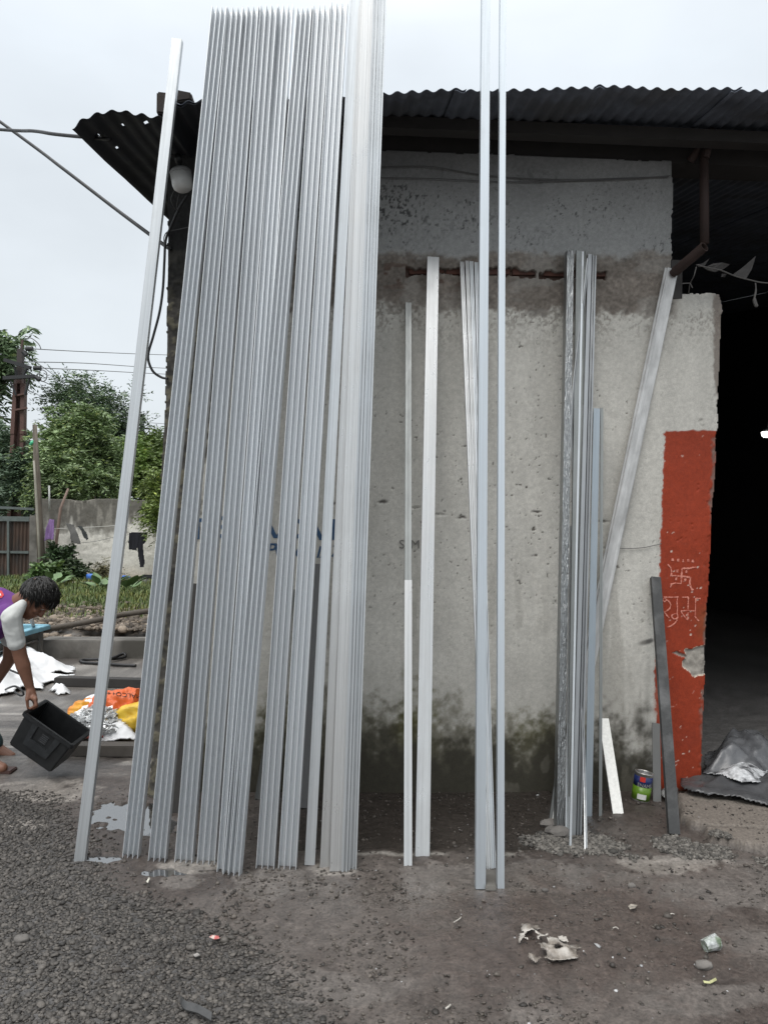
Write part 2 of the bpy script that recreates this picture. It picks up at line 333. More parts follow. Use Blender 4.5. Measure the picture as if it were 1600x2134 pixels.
# broken concrete slab by the doorway, right
slab_poly = [(1412, 1672), (1420, 1712), (1440, 1728), (1470, 1738), (1477, 1757), (1600, 1782), (1900, 1820), (1900, 1660), (1480, 1640)]
slab = inpoly(PX+(nC-.5)*12, PY+(nB-.5)*10, slab_poly)*1.0
gz = gz + slab*.045
col = lerp(col, (.19, .165, .14), slab*.85); rough = np.where(slab > 0, .8, rough)
slab2 = inpoly(PX+(nC-.5)*10, PY+(nB-.5)*8, [(1190, 1700), (1300, 1755), (1358, 1780), (1360, 1795), (1340, 1770), (1240, 1726)])*1.0
gz = gz - slab2*.03; col = lerp(col, (.035, .028, .022), slab2*.8)
crk = seg_dist(PX, PY, [(1470, 1737), (1505, 1739), (1540, 1738), (1570, 1741), (1600, 1745), (1680, 1740)]) + (nC-.5)*3
crk = np.minimum(crk, seg_dist(PX, PY, [(1468, 1738), (1474, 1750), (1480, 1760)]))
cm = sstep(2.2, .8, crk)*slab; gz = gz - cm*.035; col = lerp(col, (.03, .022, .016), cm*.9)
gz = gz + bank*(.19 + .05*sstep(12, 18, gyy) + (fbm(gxx*1.2, gyy*1.2, 40, 4)-.5)*.16)
gz = np.where(infl > 0, gz*.4+.005+slab*.02, gz)
flat = 1-sstep(0, 1, np.clip(1.2-gyy, 0, 1)); gz = gz*flat
GROUND = mat_v('wet_yard_mud', 70, .45, .8, .006)
nx, ny = len(gx), len(gy); I = np.arange(nx*ny).reshape(ny, nx)
Q = np.stack([I[:-1, :-1], I[:-1, 1:], I[1:, 1:], I[1:, :-1]], -1).reshape(-1, 4)
ground = mesh_np('ground', np.stack([gxx, gyy, gz], 1), quads=Q, mat=GROUND, smooth=True, cols={'Col': np.clip(col, .004, .9), 'Rough': np.clip(rough, .18, 1)})
tag(ground, 'wet dark mud and concrete of the workshop yard', None, None, 'structure')
_gi = gz.reshape(ny, nx)
def ground_z(x, y):
    i = np.clip(np.searchsorted(gx, x), 1, nx-1); j = np.clip(np.searchsorted(gy, y), 1, ny-1); return _gi[j, i]
# puddles
WATER = bpy.data.materials.new('puddle_water'); b = nodes(WATER).nodes['Principled BSDF']
b.inputs['Base Color'].default_value = (.05, .05, .05, 1); b.inputs['Roughness'].default_value = .03; b.inputs['IOR'].default_value = 2.4; b.inputs['Specular IOR Level'].default_value = 1.0
for k, (cx, cy, rx, ry, d) in enumerate(BAS):
    mb = MB(); n = 28
    pts = [G(cx+rx*1.25*math.cos(2*math.pi*i/n), cy+ry*1.25*math.sin(2*math.pi*i/n), -.011) for i in range(n)]
    mb.add([p+Vector((0, 0, 0)) for p in pts]+[p-Vector((0, 0, .04)) for p in pts], [tuple(range(n))] + [(i, (i+1) % n, (i+1) % n+n, i+n) for i in range(n)])
    tag(mb.build('puddle', WATER), ['rain puddle reflecting the sky behind the leftmost bar', 'puddle edge behind the first ribbed profile', 'small puddle at the foot of the leftmost bar', 'thin puddle on pale concrete below the ribbed profiles'][k], None, None, 'structure')

# loose stones (gravel): real pieces, one mass
_t = (1+5**.5)/2
ICO = np.array([(-1, _t, 0), (1, _t, 0), (-1, -_t, 0), (1, -_t, 0), (0, -1, _t), (0, 1, _t), (0, -1, -_t), (0, 1, -_t), (_t, 0, -1), (_t, 0, 1), (-_t, 0, -1), (-_t, 0, 1)])/1.9
ICOF = np.array([(0, 11, 5), (0, 5, 1), (0, 1, 7), (0, 7, 10), (0, 10, 11), (1, 5, 9), (5, 11, 4), (11, 10, 2), (10, 7, 6), (7, 1, 8), (3, 9, 4), (3, 4, 2), (3, 2, 6), (3, 6, 8), (3, 8, 9), (4, 9, 5), (2, 4, 11), (6, 2, 10), (8, 6, 7), (9, 8, 1)])
def stones(name, xy, size, material, sink=.35, parent=None, flat=(.45, .8)):
    n = len(xy); S = size[:, None, None]*(RNG.uniform(.65, 1.25, (n, 1, 3)))
    S[:, :, 2] *= RNG.uniform(*flat, (n, 1))
    V = ICO[None]*(1+RNG.uniform(-.38, .38, (n, 12, 1)))*S
    a = RNG.uniform(0, 6.283, n); b_ = RNG.uniform(-.5, .5, n)
    x = V[:, :, 0]; y = V[:, :, 1]; z = V[:, :, 2]
    x, z = x*np.cos(b_)[:, None]-z*np.sin(b_)[:, None], x*np.sin(b_)[:, None]+z*np.cos(b_)[:, None]
    x, y = x*np.cos(a)[:, None]-y*np.sin(a)[:, None], x*np.sin(a)[:, None]+y*np.cos(a)[:, None]
    gzz = ground_z(xy[:, 0], xy[:, 1])
    V = np.stack([x+xy[:, 0, None], y+xy[:, 1, None], z+gzz[:, None]+(size*sink*.6)[:, None]], -1).reshape(-1, 3)
    Fq = (ICOF[None]+(np.arange(n)*12)[:, None, None]).reshape(-1, 3)
    c = np.repeat(RNG.uniform(.45, 1.5, n)**1.3, 12)[:, None]*np.array([[1, .97, .93]])
    return V, Fq, c
def px_scatter(n, x0, x1, y0, y1, dens, z=0):
    u = RNG.uniform(0, 1, n)
    # uniform on the ground: sample world points inside the pixel window's ground footprint
    A = [G(x0, y0), G(x1, y0), G(x0, y1), G(x1, y1)]
    xs = RNG.uniform(min(a.x for a in A), max(a.x for a in A), n); ys = RNG.uniform(min(a.y for a in A), max(a.y for a in A), n)
    px, py = project(np.stack([xs, ys, np.zeros(n)], 1)); keep = (px > x0)*(px < x1)*(py > y0)*(py < y1)
    keep = keep.astype(bool) & (RNG.uniform(0, 1, n) < dens(px, py, xs, ys)); return np.stack([xs, ys], 1)[keep]
GRAV = mat_v('dark_gravel_stone', 120, .3, .3, .002)
def clumpy(px, py, xs, ys):
    g = gravel_density(px, py); return np.clip(g*1.0, 0, 1)**1.2*(.35+.9*fbm(xs*5, ys*5, 61, 3))
xy1 = px_scatter(190000, -160, 900, 1612, 2300, clumpy)
V1, F1, c1 = stones('g', xy1, RNG.gamma(3.0, .0015, len(xy1))+.002, None, flat=(.3, .65))
gravel = mesh_np('gravel', V1, quads=F1, mat=GRAV, cols={'Col': c1*np.array([[.066,.061,.056]]), 'Rough': np.full(len(V1), .62)})
tag(gravel, 'loose dark gravel lying over the left of the yard', None, None, 'stuff')
xy2 = px_scatter(60000, 150, 1700, 1640, 2300, lambda px, py, xs, ys: .07+.40*sstep(.56, .72, fbm(xs*3.2, ys*3.2, 71, 4))*(py > 1800))
V2, F2, c2 = stones('g', xy2, RNG.gamma(3, .0014, len(xy2))+.0012, None)
tag(mesh_np('grit', V2, quads=F2, mat=GRAV, cols={'Col': c2*np.array([[.068,.06,.053]]), 'Rough': np.full(len(V2), .6)}), 'scattered dark grit over the wet mud', None, None, 'stuff')
def chips_d(px, py, xs, ys):
    a = np.maximum(1-np.hypot((px-1215)/140, (py-1763)/28), 1-np.hypot((px-1450)/130, (py-1772+(px-1460)*-.13)/22)) + (fbm(xs*8, ys*8, 91, 4)-.5)*1.5; return np.clip(a*1.8, 0, 1)
xy3 = px_scatter(60000, 1080, 1600, 1725, 1815, chips_d)
V3, F3, c3 = stones('g', xy3, RNG.gamma(3, .0015, len(xy3))+.0012, None)
tag(mesh_np('stone_chippings', V3, quads=F3, mat=GRAV, cols={'Col': c3*np.array([[.115,.11,.102]]), 'Rough': np.full(len(V3), .8)}), 'pale stone chippings spilt at the foot of the right bars', None, None, 'stuff')
xy4 = px_scatter(9000, 480, 1650, 1640, 2200, lambda px, py, xs, ys: .05*(.3+sstep(.5, .7, fbm(xs*4, ys*4, 81, 3))))
V4, F4, c4 = stones('g', xy4, RNG.gamma(3, .0009, len(xy4))+.001, None, flat=(.2, .5))
tag(mesh_np('white_litter_specks', V4, quads=F4, mat=GRAV, cols={'Col': np.repeat(RNG.uniform(.1, .5, len(xy4)), 12)[:, None]*np.ones((1, 3)), 'Rough': np.full(len(V4), .7)}), 'pale specks of litter on the wet mud', None, None, 'stuff')

# ================================================================== the workshop building
bld = thing('workshop_building', 'old plastered workshop with a dark corrugated tin roof and open doorway', 'building', W(700, 1650))
# ---- front wall: plaster face with real relief, colour of each layer of plaster, paint and moss
outline = [(352, 300), (420, 306), (800, 312), (1000, 320), (1200, 328), (1398, 336), (1402, 420), (1399, 500), (1403, 560), (1401, 622), (1420, 612), (1440, 609), (1500, 611), (1506, 640), (1500, 760), (1494, 897), (1491, 990), (1482, 1100), (1476, 1230), (1471, 1340), (1469, 1400), (1467, 1450), (1464, 1560), (1461, 1665), (1400, 1668), (800, 1672), (300, 1680), (316, 1600), (326, 1300), (332, 1060), (340, 900), (343, 850), (347, 700), (349, 520)]
OW = [(ws(W(x, y)), W(x, y).z) for x, y in outline]
s0, s1 = min(p[0] for p in OW)-.02, max(p[0] for p in OW)+.02; z0, z1 = -.12, max(p[1] for p in OW)+.02
ST = .006
sx = np.arange(s0, s1, ST); sz = np.arange(z0, z1, ST); SX, SZ = np.meshgrid(sx, sz); sxx, szz = SX.ravel(), SZ.ravel()
def wall_xyz(s, z, off): return np.stack([W0.x+WT.x*s+WN.x*off, W0.y+WT.y*s+WN.y*off, z], 1)
wx, wy = project(wall_xyz(sxx, szz, 0))
wa = fbm(sxx*1.8, szz*1.8, 101, 5); wb = fbm(sxx*7, szz*7, 102, 4); wc = fbm(sxx*26, szz*26, 103, 3); wd = fbm(sxx*70, szz*70, 104, 2); wv = fbm(sxx*14, szz*1.6, 105, 4)
def wl(c, d, t): return c*(1-t[:, None]) + np.array(d)[None]*t[:, None]
wcol = np.tile(np.array([[.53, .514, .47]]), (len(sxx), 1)); wcol *= (.80+.34*wa)[:, None]*(.90+.2*wv)[:, None]
wcol = wl(wcol, (.33,.315,.28), sstep(.54, .74, wv)*sstep(850, 1350, wy)*.6)
disp = (wa-.5)*.014 + (wb-.5)*.005 + (wc-.5)*.002
# upper grey coat
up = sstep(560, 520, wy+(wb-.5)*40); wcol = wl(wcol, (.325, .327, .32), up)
wcol = wl(wcol, (.16, .16, .16), up*sstep(470, 330, wy+(wa-.5)*120)*.7)  # soot and eave shade put into the coat's colour, darker towards the roof
wf = fbm(sxx*82, szz*62, 116, 3); sp = up*sstep(.56, .63, wf)*sstep(.46, .62, fbm(sxx*3.4, szz*5, 111, 5))*np.exp(-((wy-425)/60.0)**2)*1.0
sp2 = up*sstep(.70, .75, wf)*sstep(.4, .6, wb)*sstep(350, 420, wy)
wcol = wl(wcol, (.085, .085, .085), np.clip(sp+sp2*.8, 0, 1)); disp -= .003*np.clip(sp+sp2, 0, 1)
# exposed brown render band
bt = sstep(522, 540, wy+(wb-.5)*36+(wc-.5)*22); bb = sstep(658, 636, wy+(wb-.5)*40+(wc-.5)*34-(wx-1000)*.02)
band = bt*bb*sstep(1425, 1390, wx); wcol = wl(wcol, (.185, .162, .140), band); wcol = np.where((band > .5)[:, None], wcol*(.65+.7*wb)[:, None]*(.75+.5*wd)[:, None], wcol); disp -= band*(.007 - (wc-.5)*.012)
grm = band*sstep(.56, .66, fbm(sxx*4, szz*9, 113, 4)); wcol = wl(wcol, (.30, .285, .26), grm*.5)
spk = (1-bb)*sstep(.54, .62, wf+.5*(wb-.5)+.35*(wa-.5))*np.clip(1-(wy-640)/130, 0, 1)**1.5*(wy > 630); wcol = wl(wcol, (.22, .20, .175), np.clip(spk*.85, 0, 1)); disp -= .004*spk
# groove with raw brick
gro = sstep(1.0, .0, np.abs(wy-(563+(wx-850)*.018)+(wb-.5)*16+(wc-.5)*12)-6.5)*((wx > 846)*(wx < 1118)+(wx > 1124)*(wx < 1264)); gro = np.clip(gro, 0, 1)
wcol = wl(wcol, (.07, .038, .028), gro*.9); disp -= gro*.036
fl = band*sstep(.60, .68, fbm(sxx*12, szz*22, 114, 3))*np.exp(-((wy-572)/30.)**2)*(wx > 800)*(wx < 1010); wcol = wl(wcol, (.10, .055, .04), fl*.8)
# pits and gouges
pit = sstep(.82, .86, fbm(sxx*58, szz*58, 115, 2))*sstep(1500, 1100, wy)*sstep(.40, .62, wa)*(wy > 640); wcol = wl(wcol, (.13, .12, .105), pit); disp -= pit*.005
for (x, y) in ((797, 1047), (866, 1057), (918, 1072), (962, 1080), (1118, 1068), (1258, 1087), (1268, 1142), (690, 1050), (640, 1040)):
    g = sstep(1.0, .2, np.hypot((wx-x)/17, (wy-y+(wc-.5)*10)/4.5)); wcol = wl(wcol, (.12, .11, .10), g*sstep(.45, .55, wc)); disp -= g*.008
for (x, y, a_, b_) in ((1345, 1338, 22, 8), (1352, 1336, 12, 7)):
    g = sstep(1, .3, np.hypot((wx-x)/a_, (wy-y+(wx-x)*.25)/b_)); wcol = wl(wcol, (.09, .085, .08), g*.75)
# damp: moss and black mould climbing from the ground
mo = sstep(0, 140, wy-1415+(wc-.5)*110+(wd-.5)*50+(wa-.5)*190+(wv-.5)*90-np.where(wx > 1235, 55, 0)); wcol = wl(wcol, (.095, .088, .055), mo*.9)
gr = mo*sstep(.44, .6, fbm(sxx*3, szz*2, 121, 4))*sstep(1600, 1480, wy)*sstep(1180, 900, np.abs(wx-800)+700); wcol = wl(wcol, (.105, .100, .022), gr*.95)
bl = sstep(1475, 1600, wy+(wc-.5)*90+(wd-.5)*40+(wb-.5)*120+(wv-.5)*80); wcol = wl(wcol, (.030, .027, .020), bl*.85)
lv = mo*sstep(.60, .68, fbm(sxx*9, szz*5, 122, 4))*(wx > 880); wcol = wl(wcol, (.24, .225, .185), lv*.55*(1-.6*bl))
# left strip of bare, blackened and lichened concrete
xb = np.interp(wy, [300, 640, 850, 1050, 1490, 1700], [520, 472, 448, 402, 352, 332])
lf = sstep(12, -12, wx-xb+(wb-.5)*50+(wc-.5)*40); wcol = wl(wcol, (.075, .070, .062), lf)
lch = lf*sstep(.50, .62, wc+.25*(wd-.5)); wcol = wl(wcol, (.17, .155, .11), lch*sstep(520, 640, wy)*.7); wcol = wl(wcol, (.02, .02, .02), lf*sstep(.52, .62, wb)*.7); wcol = wl(wcol, (.018, .018, .018), lf*sstep(560, 470, wy))
disp += lf*(wc-.5)*.012
# soot and roof shade painted as one dark fade, left half
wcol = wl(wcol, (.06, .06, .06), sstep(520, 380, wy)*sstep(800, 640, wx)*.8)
# red painted jamb
xl = np.interp(wy, [890, 1050, 1140, 1300, 1380, 1450, 1520, 1640], [1385, 1379, 1376, 1371, 1363, 1364, 1367, 1376])
red = sstep(-1.6, 1.6, wx-xl+(wc-.5)*7+(wd-.5)*6)*sstep(-1.6, 1.6, wy-897-(wx-1440)*.0+(wc-.5)*7)*sstep(1652, 1640, wy)
redc = np.tile(np.array([[.27, .036, .012]]), (len(sxx), 1))*(.62+.5*wa+.16*wv+.1*wb)[:, None]
wcol = wcol*(1-red[:, None]) + redc*red[:, None]
smear = sstep(10, 0, np.abs(wx-1368))*sstep(.5, .65, wb)*sstep(1290, 1380, wy)*sstep(1560, 1460, wy); wcol = wl(wcol, (.33, .12, .08), smear*.6)
rd = red*sstep(.5, .75, fbm(sxx*5, szz*3, 131, 4))*sstep(1500, 1640, wy); wcol = wl(wcol, (.17, .03, .02), rd)
olive = red*sstep(1250, 1290, wy)*sstep(1350, 1310, wy)*sstep(1440, 1470, wx); wcol = wl(wcol, (.20, .06, .02), olive*.7)
flk = red*sstep(.83, .86, fbm(sxx*46, szz*70, 132, 2))*sstep(.42, .58, fbm(sxx*4, szz*4, 133, 3)); wcol = wl(wcol, (.58, .45, .38), flk); disp -= flk*.002
xe = np.interp(wy, [897, 990, 1100, 1230, 1340, 1450, 1560, 1665], [1492, 1489, 1481, 1475, 1470, 1466, 1463, 1460])
ed = sstep(9, 1, xe-wx+(wc-.5)*14)*(wx > 1440)*(wy > 600); wcol = wl(wcol, (.16, .13, .11), ed*sstep(.45, .55, wb)*.8); disp -= ed*.006
chip_poly = [(1426, 1355), (1441, 1352), (1468, 1346), (1480, 1369), (1480, 1401), (1447, 1411), (1440, 1403), (1424, 1389), (1423, 1377), (1431, 1369)]
jx, jy = wx+(wb-.5)*10+(wc-.5)*8, wy+(wc-.5)*9
chip = inpoly(jx, jy, chip_poly)*1.0; chip = np.maximum(chip, inpoly(jx, jy, [(1404, 1361), (1412, 1359), (1422, 1364), (1432, 1366), (1430, 1371), (1414, 1367)])*.9)
rim_ = np.maximum(inpoly(jx+1.6, jy, chip_poly), np.maximum(inpoly(jx, jy+1.8, chip_poly), inpoly(jx, jy-1.8, chip_poly)))*1.0-chip
wcol = wl(wcol, (.60, .50, .40), np.clip(rim_, 0, 1)); wcol = wl(wcol, (.27, .25, .22), chip); wcol = np.where((chip > .5)[:, None], wcol*(.6+.8*wc)[:, None], wcol); disp -= chip*(.012-(wc-.5)*.01)
hole = sstep(1, .3, np.hypot((wx-1462)/10, (wy-880)/11))*sstep(.4, .55, wc); wcol = wl(wcol, (.2, .19, .17), hole*.8); disp -= hole*.008
wcol *= (.86+.28*wd)[:, None]
# crumbled edges: clip the grid to the outline
js, jz = sxx+(wb-.5)*.02+(wc-.5)*.014, szz+(wb-.5)*.016+(wc-.5)*.012
ins = inpoly(js, jz, OW).reshape(SX.shape); cell = ins[:-1, :-1] & ins[1:, :-1] & ins[:-1, 1:] & ins[1:, 1:]
nyw, nxw = SX.shape; IW = np.arange(nxw*nyw).reshape(nyw, nxw)
QF = np.stack([IW[:-1, :-1], IW[:-1, 1:], IW[1:, 1:], IW[1:, :-1]], -1)[cell]
THK = .23
Vf = wall_xyz(sxx, szz, disp); Vb = wall_xyz(sxx, szz, -THK); nV = len(Vf); sk = []
pc = np.pad(cell, 1)
for (dj, di, a, b) in ((-1, 0, (0, 0), (0, 1)), (1, 0, (1, 1), (1, 0)), (0, -1, (1, 0), (0, 0)), (0, 1, (0, 1), (1, 1))):
    nb = pc[1+dj:1+dj+cell.shape[0], 1+di:1+di+cell.shape[1]]; jj, ii = np.nonzero(cell & ~nb)
    A = IW[jj+a[0], ii+a[1]]; B = IW[jj+b[0], ii+b[1]]; sk.append(np.stack([B, A, A+nV, B+nV], -1))
Qw = np.vstack([QF]+sk); used = np.unique(Qw); rem = np.zeros(2*nV, np.int64); rem[used] = np.arange(len(used))
wrgh = np.clip(.86-.25*red+.0*wx, .3, 1)
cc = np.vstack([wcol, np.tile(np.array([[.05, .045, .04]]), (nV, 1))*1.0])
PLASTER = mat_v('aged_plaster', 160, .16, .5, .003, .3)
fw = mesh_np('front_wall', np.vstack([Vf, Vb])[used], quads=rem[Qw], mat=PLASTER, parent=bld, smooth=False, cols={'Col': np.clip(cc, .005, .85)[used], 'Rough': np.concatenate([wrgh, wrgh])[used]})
mb = MB(); mb.prism([W0+WT*a+WN*-(THK-.004)+UP*(b_-W0.z) for a, b_ in OW], WB*.004); mb.build('inner_plaster', INSIDE, bld)
fw['label'] = 'pale stained plaster front wall with moss at its foot and a red painted jamb'
# bricks showing in the groove
for k, (xa, xb_) in enumerate(((852, 925), (929, 1003), (1007, 1062), (1066, 1114), (1130, 1201), (1240, 1262))):
    mb = MB(); yy = 563+((xa+xb_)/2-850)*.018
    a = W(xa, yy-6.5, -.027); b_ = W(xb_, yy-6.5, -.027); c = W(xb_, yy+6.5, -.027); d = W(xa, yy+6.5, -.027)
    dp = WB*.06; jit = lambda: Vector((RNG.uniform(-.006, .006), 0, RNG.uniform(-.005, .005)))
    q = [d+jit(), c+jit(), b_+jit(), a+jit()]; mb.hexa([p for p in q]+[p+dp for p in q]); mb.build('brick', BRICKM, fw, bev=.002)
_dg = disp.reshape(SX.shape)
def wo(p):
    i = min(max(int((ws(p)-sx[0])/ST+.5), 0), len(sx)-1); j = min(max(int((p.z-sz[0])/ST+.5), 0), len(sz)-1); return float(max(_dg[j, i], _dg[max(j-1, 0), i], _dg[j, max(i-1, 0)]))
def on_wall(x, y, lift): p = W(x, y); return p + WN*(wo(p)+lift)
# text on the wall
def text_mesh(name, body, px, py, hpx, material, parent, plane_fn, axr, axu, scale=1, ext=.0006, slant=0, center=True, sxk=1.0, thick=.0):
    cu = bpy.data.curves.new(name, 'FONT'); cu.body = body; cu.size = 1; cu.extrude = ext/scale if scale else ext; cu.shear = slant; cu.offset = thick; cu.align_x = 'CENTER' if center else 'LEFT'
    tmp = bpy.data.objects.new(name, cu); COL.objects.link(tmp); dg = bpy.context.evaluated_depsgraph_get(); me = bpy.data.meshes.new_from_object(tmp.evaluated_get(dg)); bpy.data.objects.remove(tmp)
    me.materials.clear(); me.materials.append(material); me.name = name
    o = plane_fn(px, py); s = (plane_fn(px, py-hpx)-o).length/.70
    nn = axr.cross(axu); Mx = Matrix(((axr.x*s*sxk, axu.x*s, nn.x, o.x), (axr.y*s*sxk, axu.y*s, nn.y, o.y), (axr.z*s*sxk, axu.z*s, nn.z, o.z), (0, 0, 0, 1)))
    return link(bpy.data.objects.new(name, me), parent, Mx)
wfn = lambda x, y: W(x, y, .009)
for ch, x, y, h, k in (('T', 411, 1122, 42, 1), ('E', 458, 1120, 44, 1), ('A', 555, 1120, 42, 1.1), ('.', 581, 1119, 42, 1), ('D', 614, 1122, 42, 1), ('A', 651, 1124, 42, 1.1), ('T', 696, 1124, 42, 1)):
    text_mesh('painted_letter', ch, x, y, h, BLUEP, fw, wfn, WT, UP, sxk=k, thick=.02)
for ch, x, y, h in (('0', 466, 1157, 26), ('P', 562, 1158, 26), ('V', 577, 1158, 26), ('6', 622, 1160, 26), ('1', 662, 1162, 24), ('2', 673, 1162, 24), ('7', 696, 1160, 24)):
    text_mesh('painted_letter', ch, x, y, h, BLUEP, fw, wfn, WT, UP, slant=.25, thick=.012)
for o_ in list(fw.children):
    if o_.name.startswith('painted_letter'):
        mw_ = WM[o_.name]; inv = mw_.inverted()
        for v in o_.data.vertices:
            p = mw_ @ v.co; v.co = inv @ (p + WN*(wo(p)-.009+.002))
PENCIL = mat('pencil_mark', (.16, .155, .145), .9, 0, .3, 60, 0)
for ch, x in (('S', 837), ('M', 865)): text_mesh('pencil_letter', ch, x, 1143, 18, PENCIL, fw, wfn, WT, UP)
# chalked good-luck marks on the red jamb
def stroke(name, pts, wpx, material=CHALK):
    pts = [(1350+a/7.11, 1130+b_/7.11) for a, b_ in pts]; L_, R_ = [], []
    dense = []
    for (x1, y1), (x2, y2) in zip(pts[:-1], pts[1:]):
        n = max(2, int(math.hypot(x2-x1, y2-y1)/1.2)); dense += [(x1+(x2-x1)*i/n, y1+(y2-y1)*i/n) for i in range(n)]
    dense.append(pts[-1]); mb = MB(); vs = []
    for i, (x, y) in enumerate(dense):
        x1, y1 = dense[max(i-1, 0)]; x2, y2 = dense[min(i+1, len(dense)-1)]; l = math.hypot(x2-x1, y2-y1) or 1; nx_, ny_ = -(y2-y1)/l, (x2-x1)/l
        w_ = wpx*(.5+random.uniform(-.26, .26)); vs += [on_wall(x+nx_*w_, y+ny_*w_, .0022), on_wall(x-nx_*w_, y-ny_*w_, .0022), on_wall(x+nx_*w_, y+ny_*w_, -.002), on_wall(x-nx_*w_, y-ny_*w_, -.002)]
    fs = []
    for i in range(len(dense)-1):
        a = 4*i; fs += [(a, a+1, a+5, a+4), (a, a+4, a+6, a+2), (a+1, a+3, a+7, a+5)]
    mb.add(vs, fs); return mb.build(name, material, fw)
S1 = [[(285, 325), (330, 375), (345, 430), (335, 495), (420, 497), (520, 505), (625, 520), (612, 600), (625, 660), (650, 705), (675, 700)], [(715, 372), (660, 372), (600, 388), (500, 385), (492, 480), (490, 560), (485, 612), (400, 605), (345, 618), (325, 670)]]
for q_ in S1: stroke('chalk_swastika', q_, 3.1)
S2 = [[(225, 870), (215, 845), (240, 825), (270, 850), (245, 885), (225, 870)], [(270, 850), (310, 880), (335, 930), (315, 985), (270, 1020), (230, 1035)], [(240, 1035), (275, 1085), (310, 1120)], [(225, 812), (330, 815), (450, 810)], [(432, 822), (425, 900), (432, 980), (428, 1060)], [(428, 1060), (395, 1060), (355, 1075), (345, 1105), (375, 1135), (415, 1135), (440, 1105), (428, 1060)], [(430, 1150), (390, 1200), (340, 1235), (280, 1260)],
      [(500, 815), (595, 812), (592, 900), (588, 1005)], [(480, 1020), (590, 1010), (700, 1020)], [(480, 1020), (530, 1090), (580, 1150), (590, 1040)], [(775, 835), (705, 830), (700, 920), (700, 1020), (695, 1100), (720, 1140), (750, 1165)]]
for q_ in S2: stroke('chalk_letter', q_, 2.2)
for (a, b_) in ((357, 257), (438, 265), (512, 275), (588, 270), (655, 278), (428, 427), (562, 435), (410, 543), (545, 558)):
    stroke('chalk_dot', [(a, b_-20), (a+2, b_), (a, b_+20)], 4.2)

# ---- roof
EOFF = .68
def EV(px, py): return W(px, py, EOFF)
SL = R(10.5)
RB = WB*math.cos(SL) + UP*math.sin(SL)
eave_px = [(148, 262), (165, 249), (205, 234), (250, 229), (300, 236), (345, 238), (356, 216), (420, 208), (560, 205), (700, 205), (805, 199), (1000, 190), (1100, 188), (1210, 183), (1400, 189), (1600, 189), (2000, 192), (2600, 200)]
ep = [EV(*p) for p in eave_px]; es = [ws(p) for p in ep]; ez = [p.z for p in ep]
tin = STEEL_DARK; TIN_BLACK = mat('near_black_sheet_steel', (.016, .018, .023), .8, .1, .4, 6, .3)  # near-black sheet steel for the drooping left sheet
def roof_sheet(sa, sb, length, lift, nL, ragged, droop=0, holes=()):
    pitch = .0765; n = int((sb-sa)/pitch*8); ss = np.linspace(sa, sb, n); V = []
    tl = np.concatenate([np.linspace(0, 2.6, nL), np.linspace(2.6, length, 6)[1:]]) if length > 3 else np.linspace(0, length, nL)
    S_, T_ = np.meshgrid(ss, tl); s = S_.ravel(); t = T_.ravel()
    zed = np.interp(s, es, ez); base = np.interp(0.5*(sa+sb), es, ez)
    ze = zed*np.exp(-t/2.5) + (base*.5+3.88*.5)*(1-np.exp(-t/2.5)) if droop else zed*np.exp(-t*2)+3.895*(1-np.exp(-t*2))
    if droop: ze = zed + (3.80-zed)*0.0
    tt = t + np.where(t < .01, (fbm(s*9, s*0, 201, 3)-.5)*ragged, 0)
    z = ze + tt*math.sin(SL) + lift + .0085*np.sin(s/pitch*2*math.pi) + (fbm(s*1.7, t*2, 202, 3)-.5)*.03*np.exp(-t)
    V = np.stack([W0.x+WT.x*s+WN.x*EOFF+WB.x*tt*math.cos(SL), W0.y+WT.y*s+WN.y*EOFF+WB.y*tt*math.cos(SL), z], 1)
    nn_, mm_ = len(ss), len(tl); I_ = np.arange(nn_*mm_).reshape(mm_, nn_); q = np.stack([I_[:-1, :-1], I_[:-1, 1:], I_[1:, 1:], I_[1:, :-1]], -1)
    keep = np.ones(q.shape[:2], bool)
    for (a, b_, k) in holes: keep[a:a+k, b_:b_+k] = False
    o = mesh_np('roof_sheet', V, quads=q[keep].reshape(-1, 4), mat=TIN_BLACK if droop else tin, parent=bld, smooth=True)
    sm = o.modifiers.new('thickness', 'SOLIDIFY'); sm.thickness = .003; return o
sA = es[0]
roof_sheet(es[0], es[5]+.30, 3.2, -.012, 70, .06, 1, holes=((6, 6, 1), (7, 7, 1), (8, 8, 1), (5, 20, 1), (3, 34, 1), (3, 35, 1), (12, 9, 1), (40, 44, 1), (42, 45, 1), (43, 46, 1), (45, 47, 2), (35, 40, 1)))
roof_sheet(es[6], es[6]+.78, 14, .0, 26, .03)
k0 = es[6]+.72; i = 0
while k0 < 6.6:
    roof_sheet(k0, k0+.80, 14, .012 if i % 2 == 0 else .0, 20, .02); k0 += .74; i += 1
# ---- purlin, side and back walls, post and pipe bracket
mb = MB(); a = W(400, 300, .20); a.z = 3.93; b_ = a + WT*9.0; mb.bar(a, b_, .09, .07); mb.build('purlin', WOODD, bld)
mb = MB(); a = W(400, 300, -.12); a.z = 3.955; mb.bar(a, a+WT*9, .20, .14); mb.build('wall_plate', WOODD, bld)
L0 = W(352, 800, -.235); L0.z = 0
mb = MB(); dS = WB*12.5
mb.hexa([L0+UP*-.1, L0+WT*.2+UP*-.1, L0+WT*.2+dS+UP*-.1, L0+dS+UP*-.1, L0+UP*4.07, L0+WT*.2+UP*4.07, L0+WT*.2+dS+UP*6.47, L0+dS+UP*6.47]); mb.build('side_wall', CONC, bld)
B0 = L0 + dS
mb = MB(); mb.box(B0+WT*4.4+WB*.12+UP*3.2, 4.5, .1, 3.25, (WT, WB, UP)); mb.build('back_wall', INSIDE, bld)
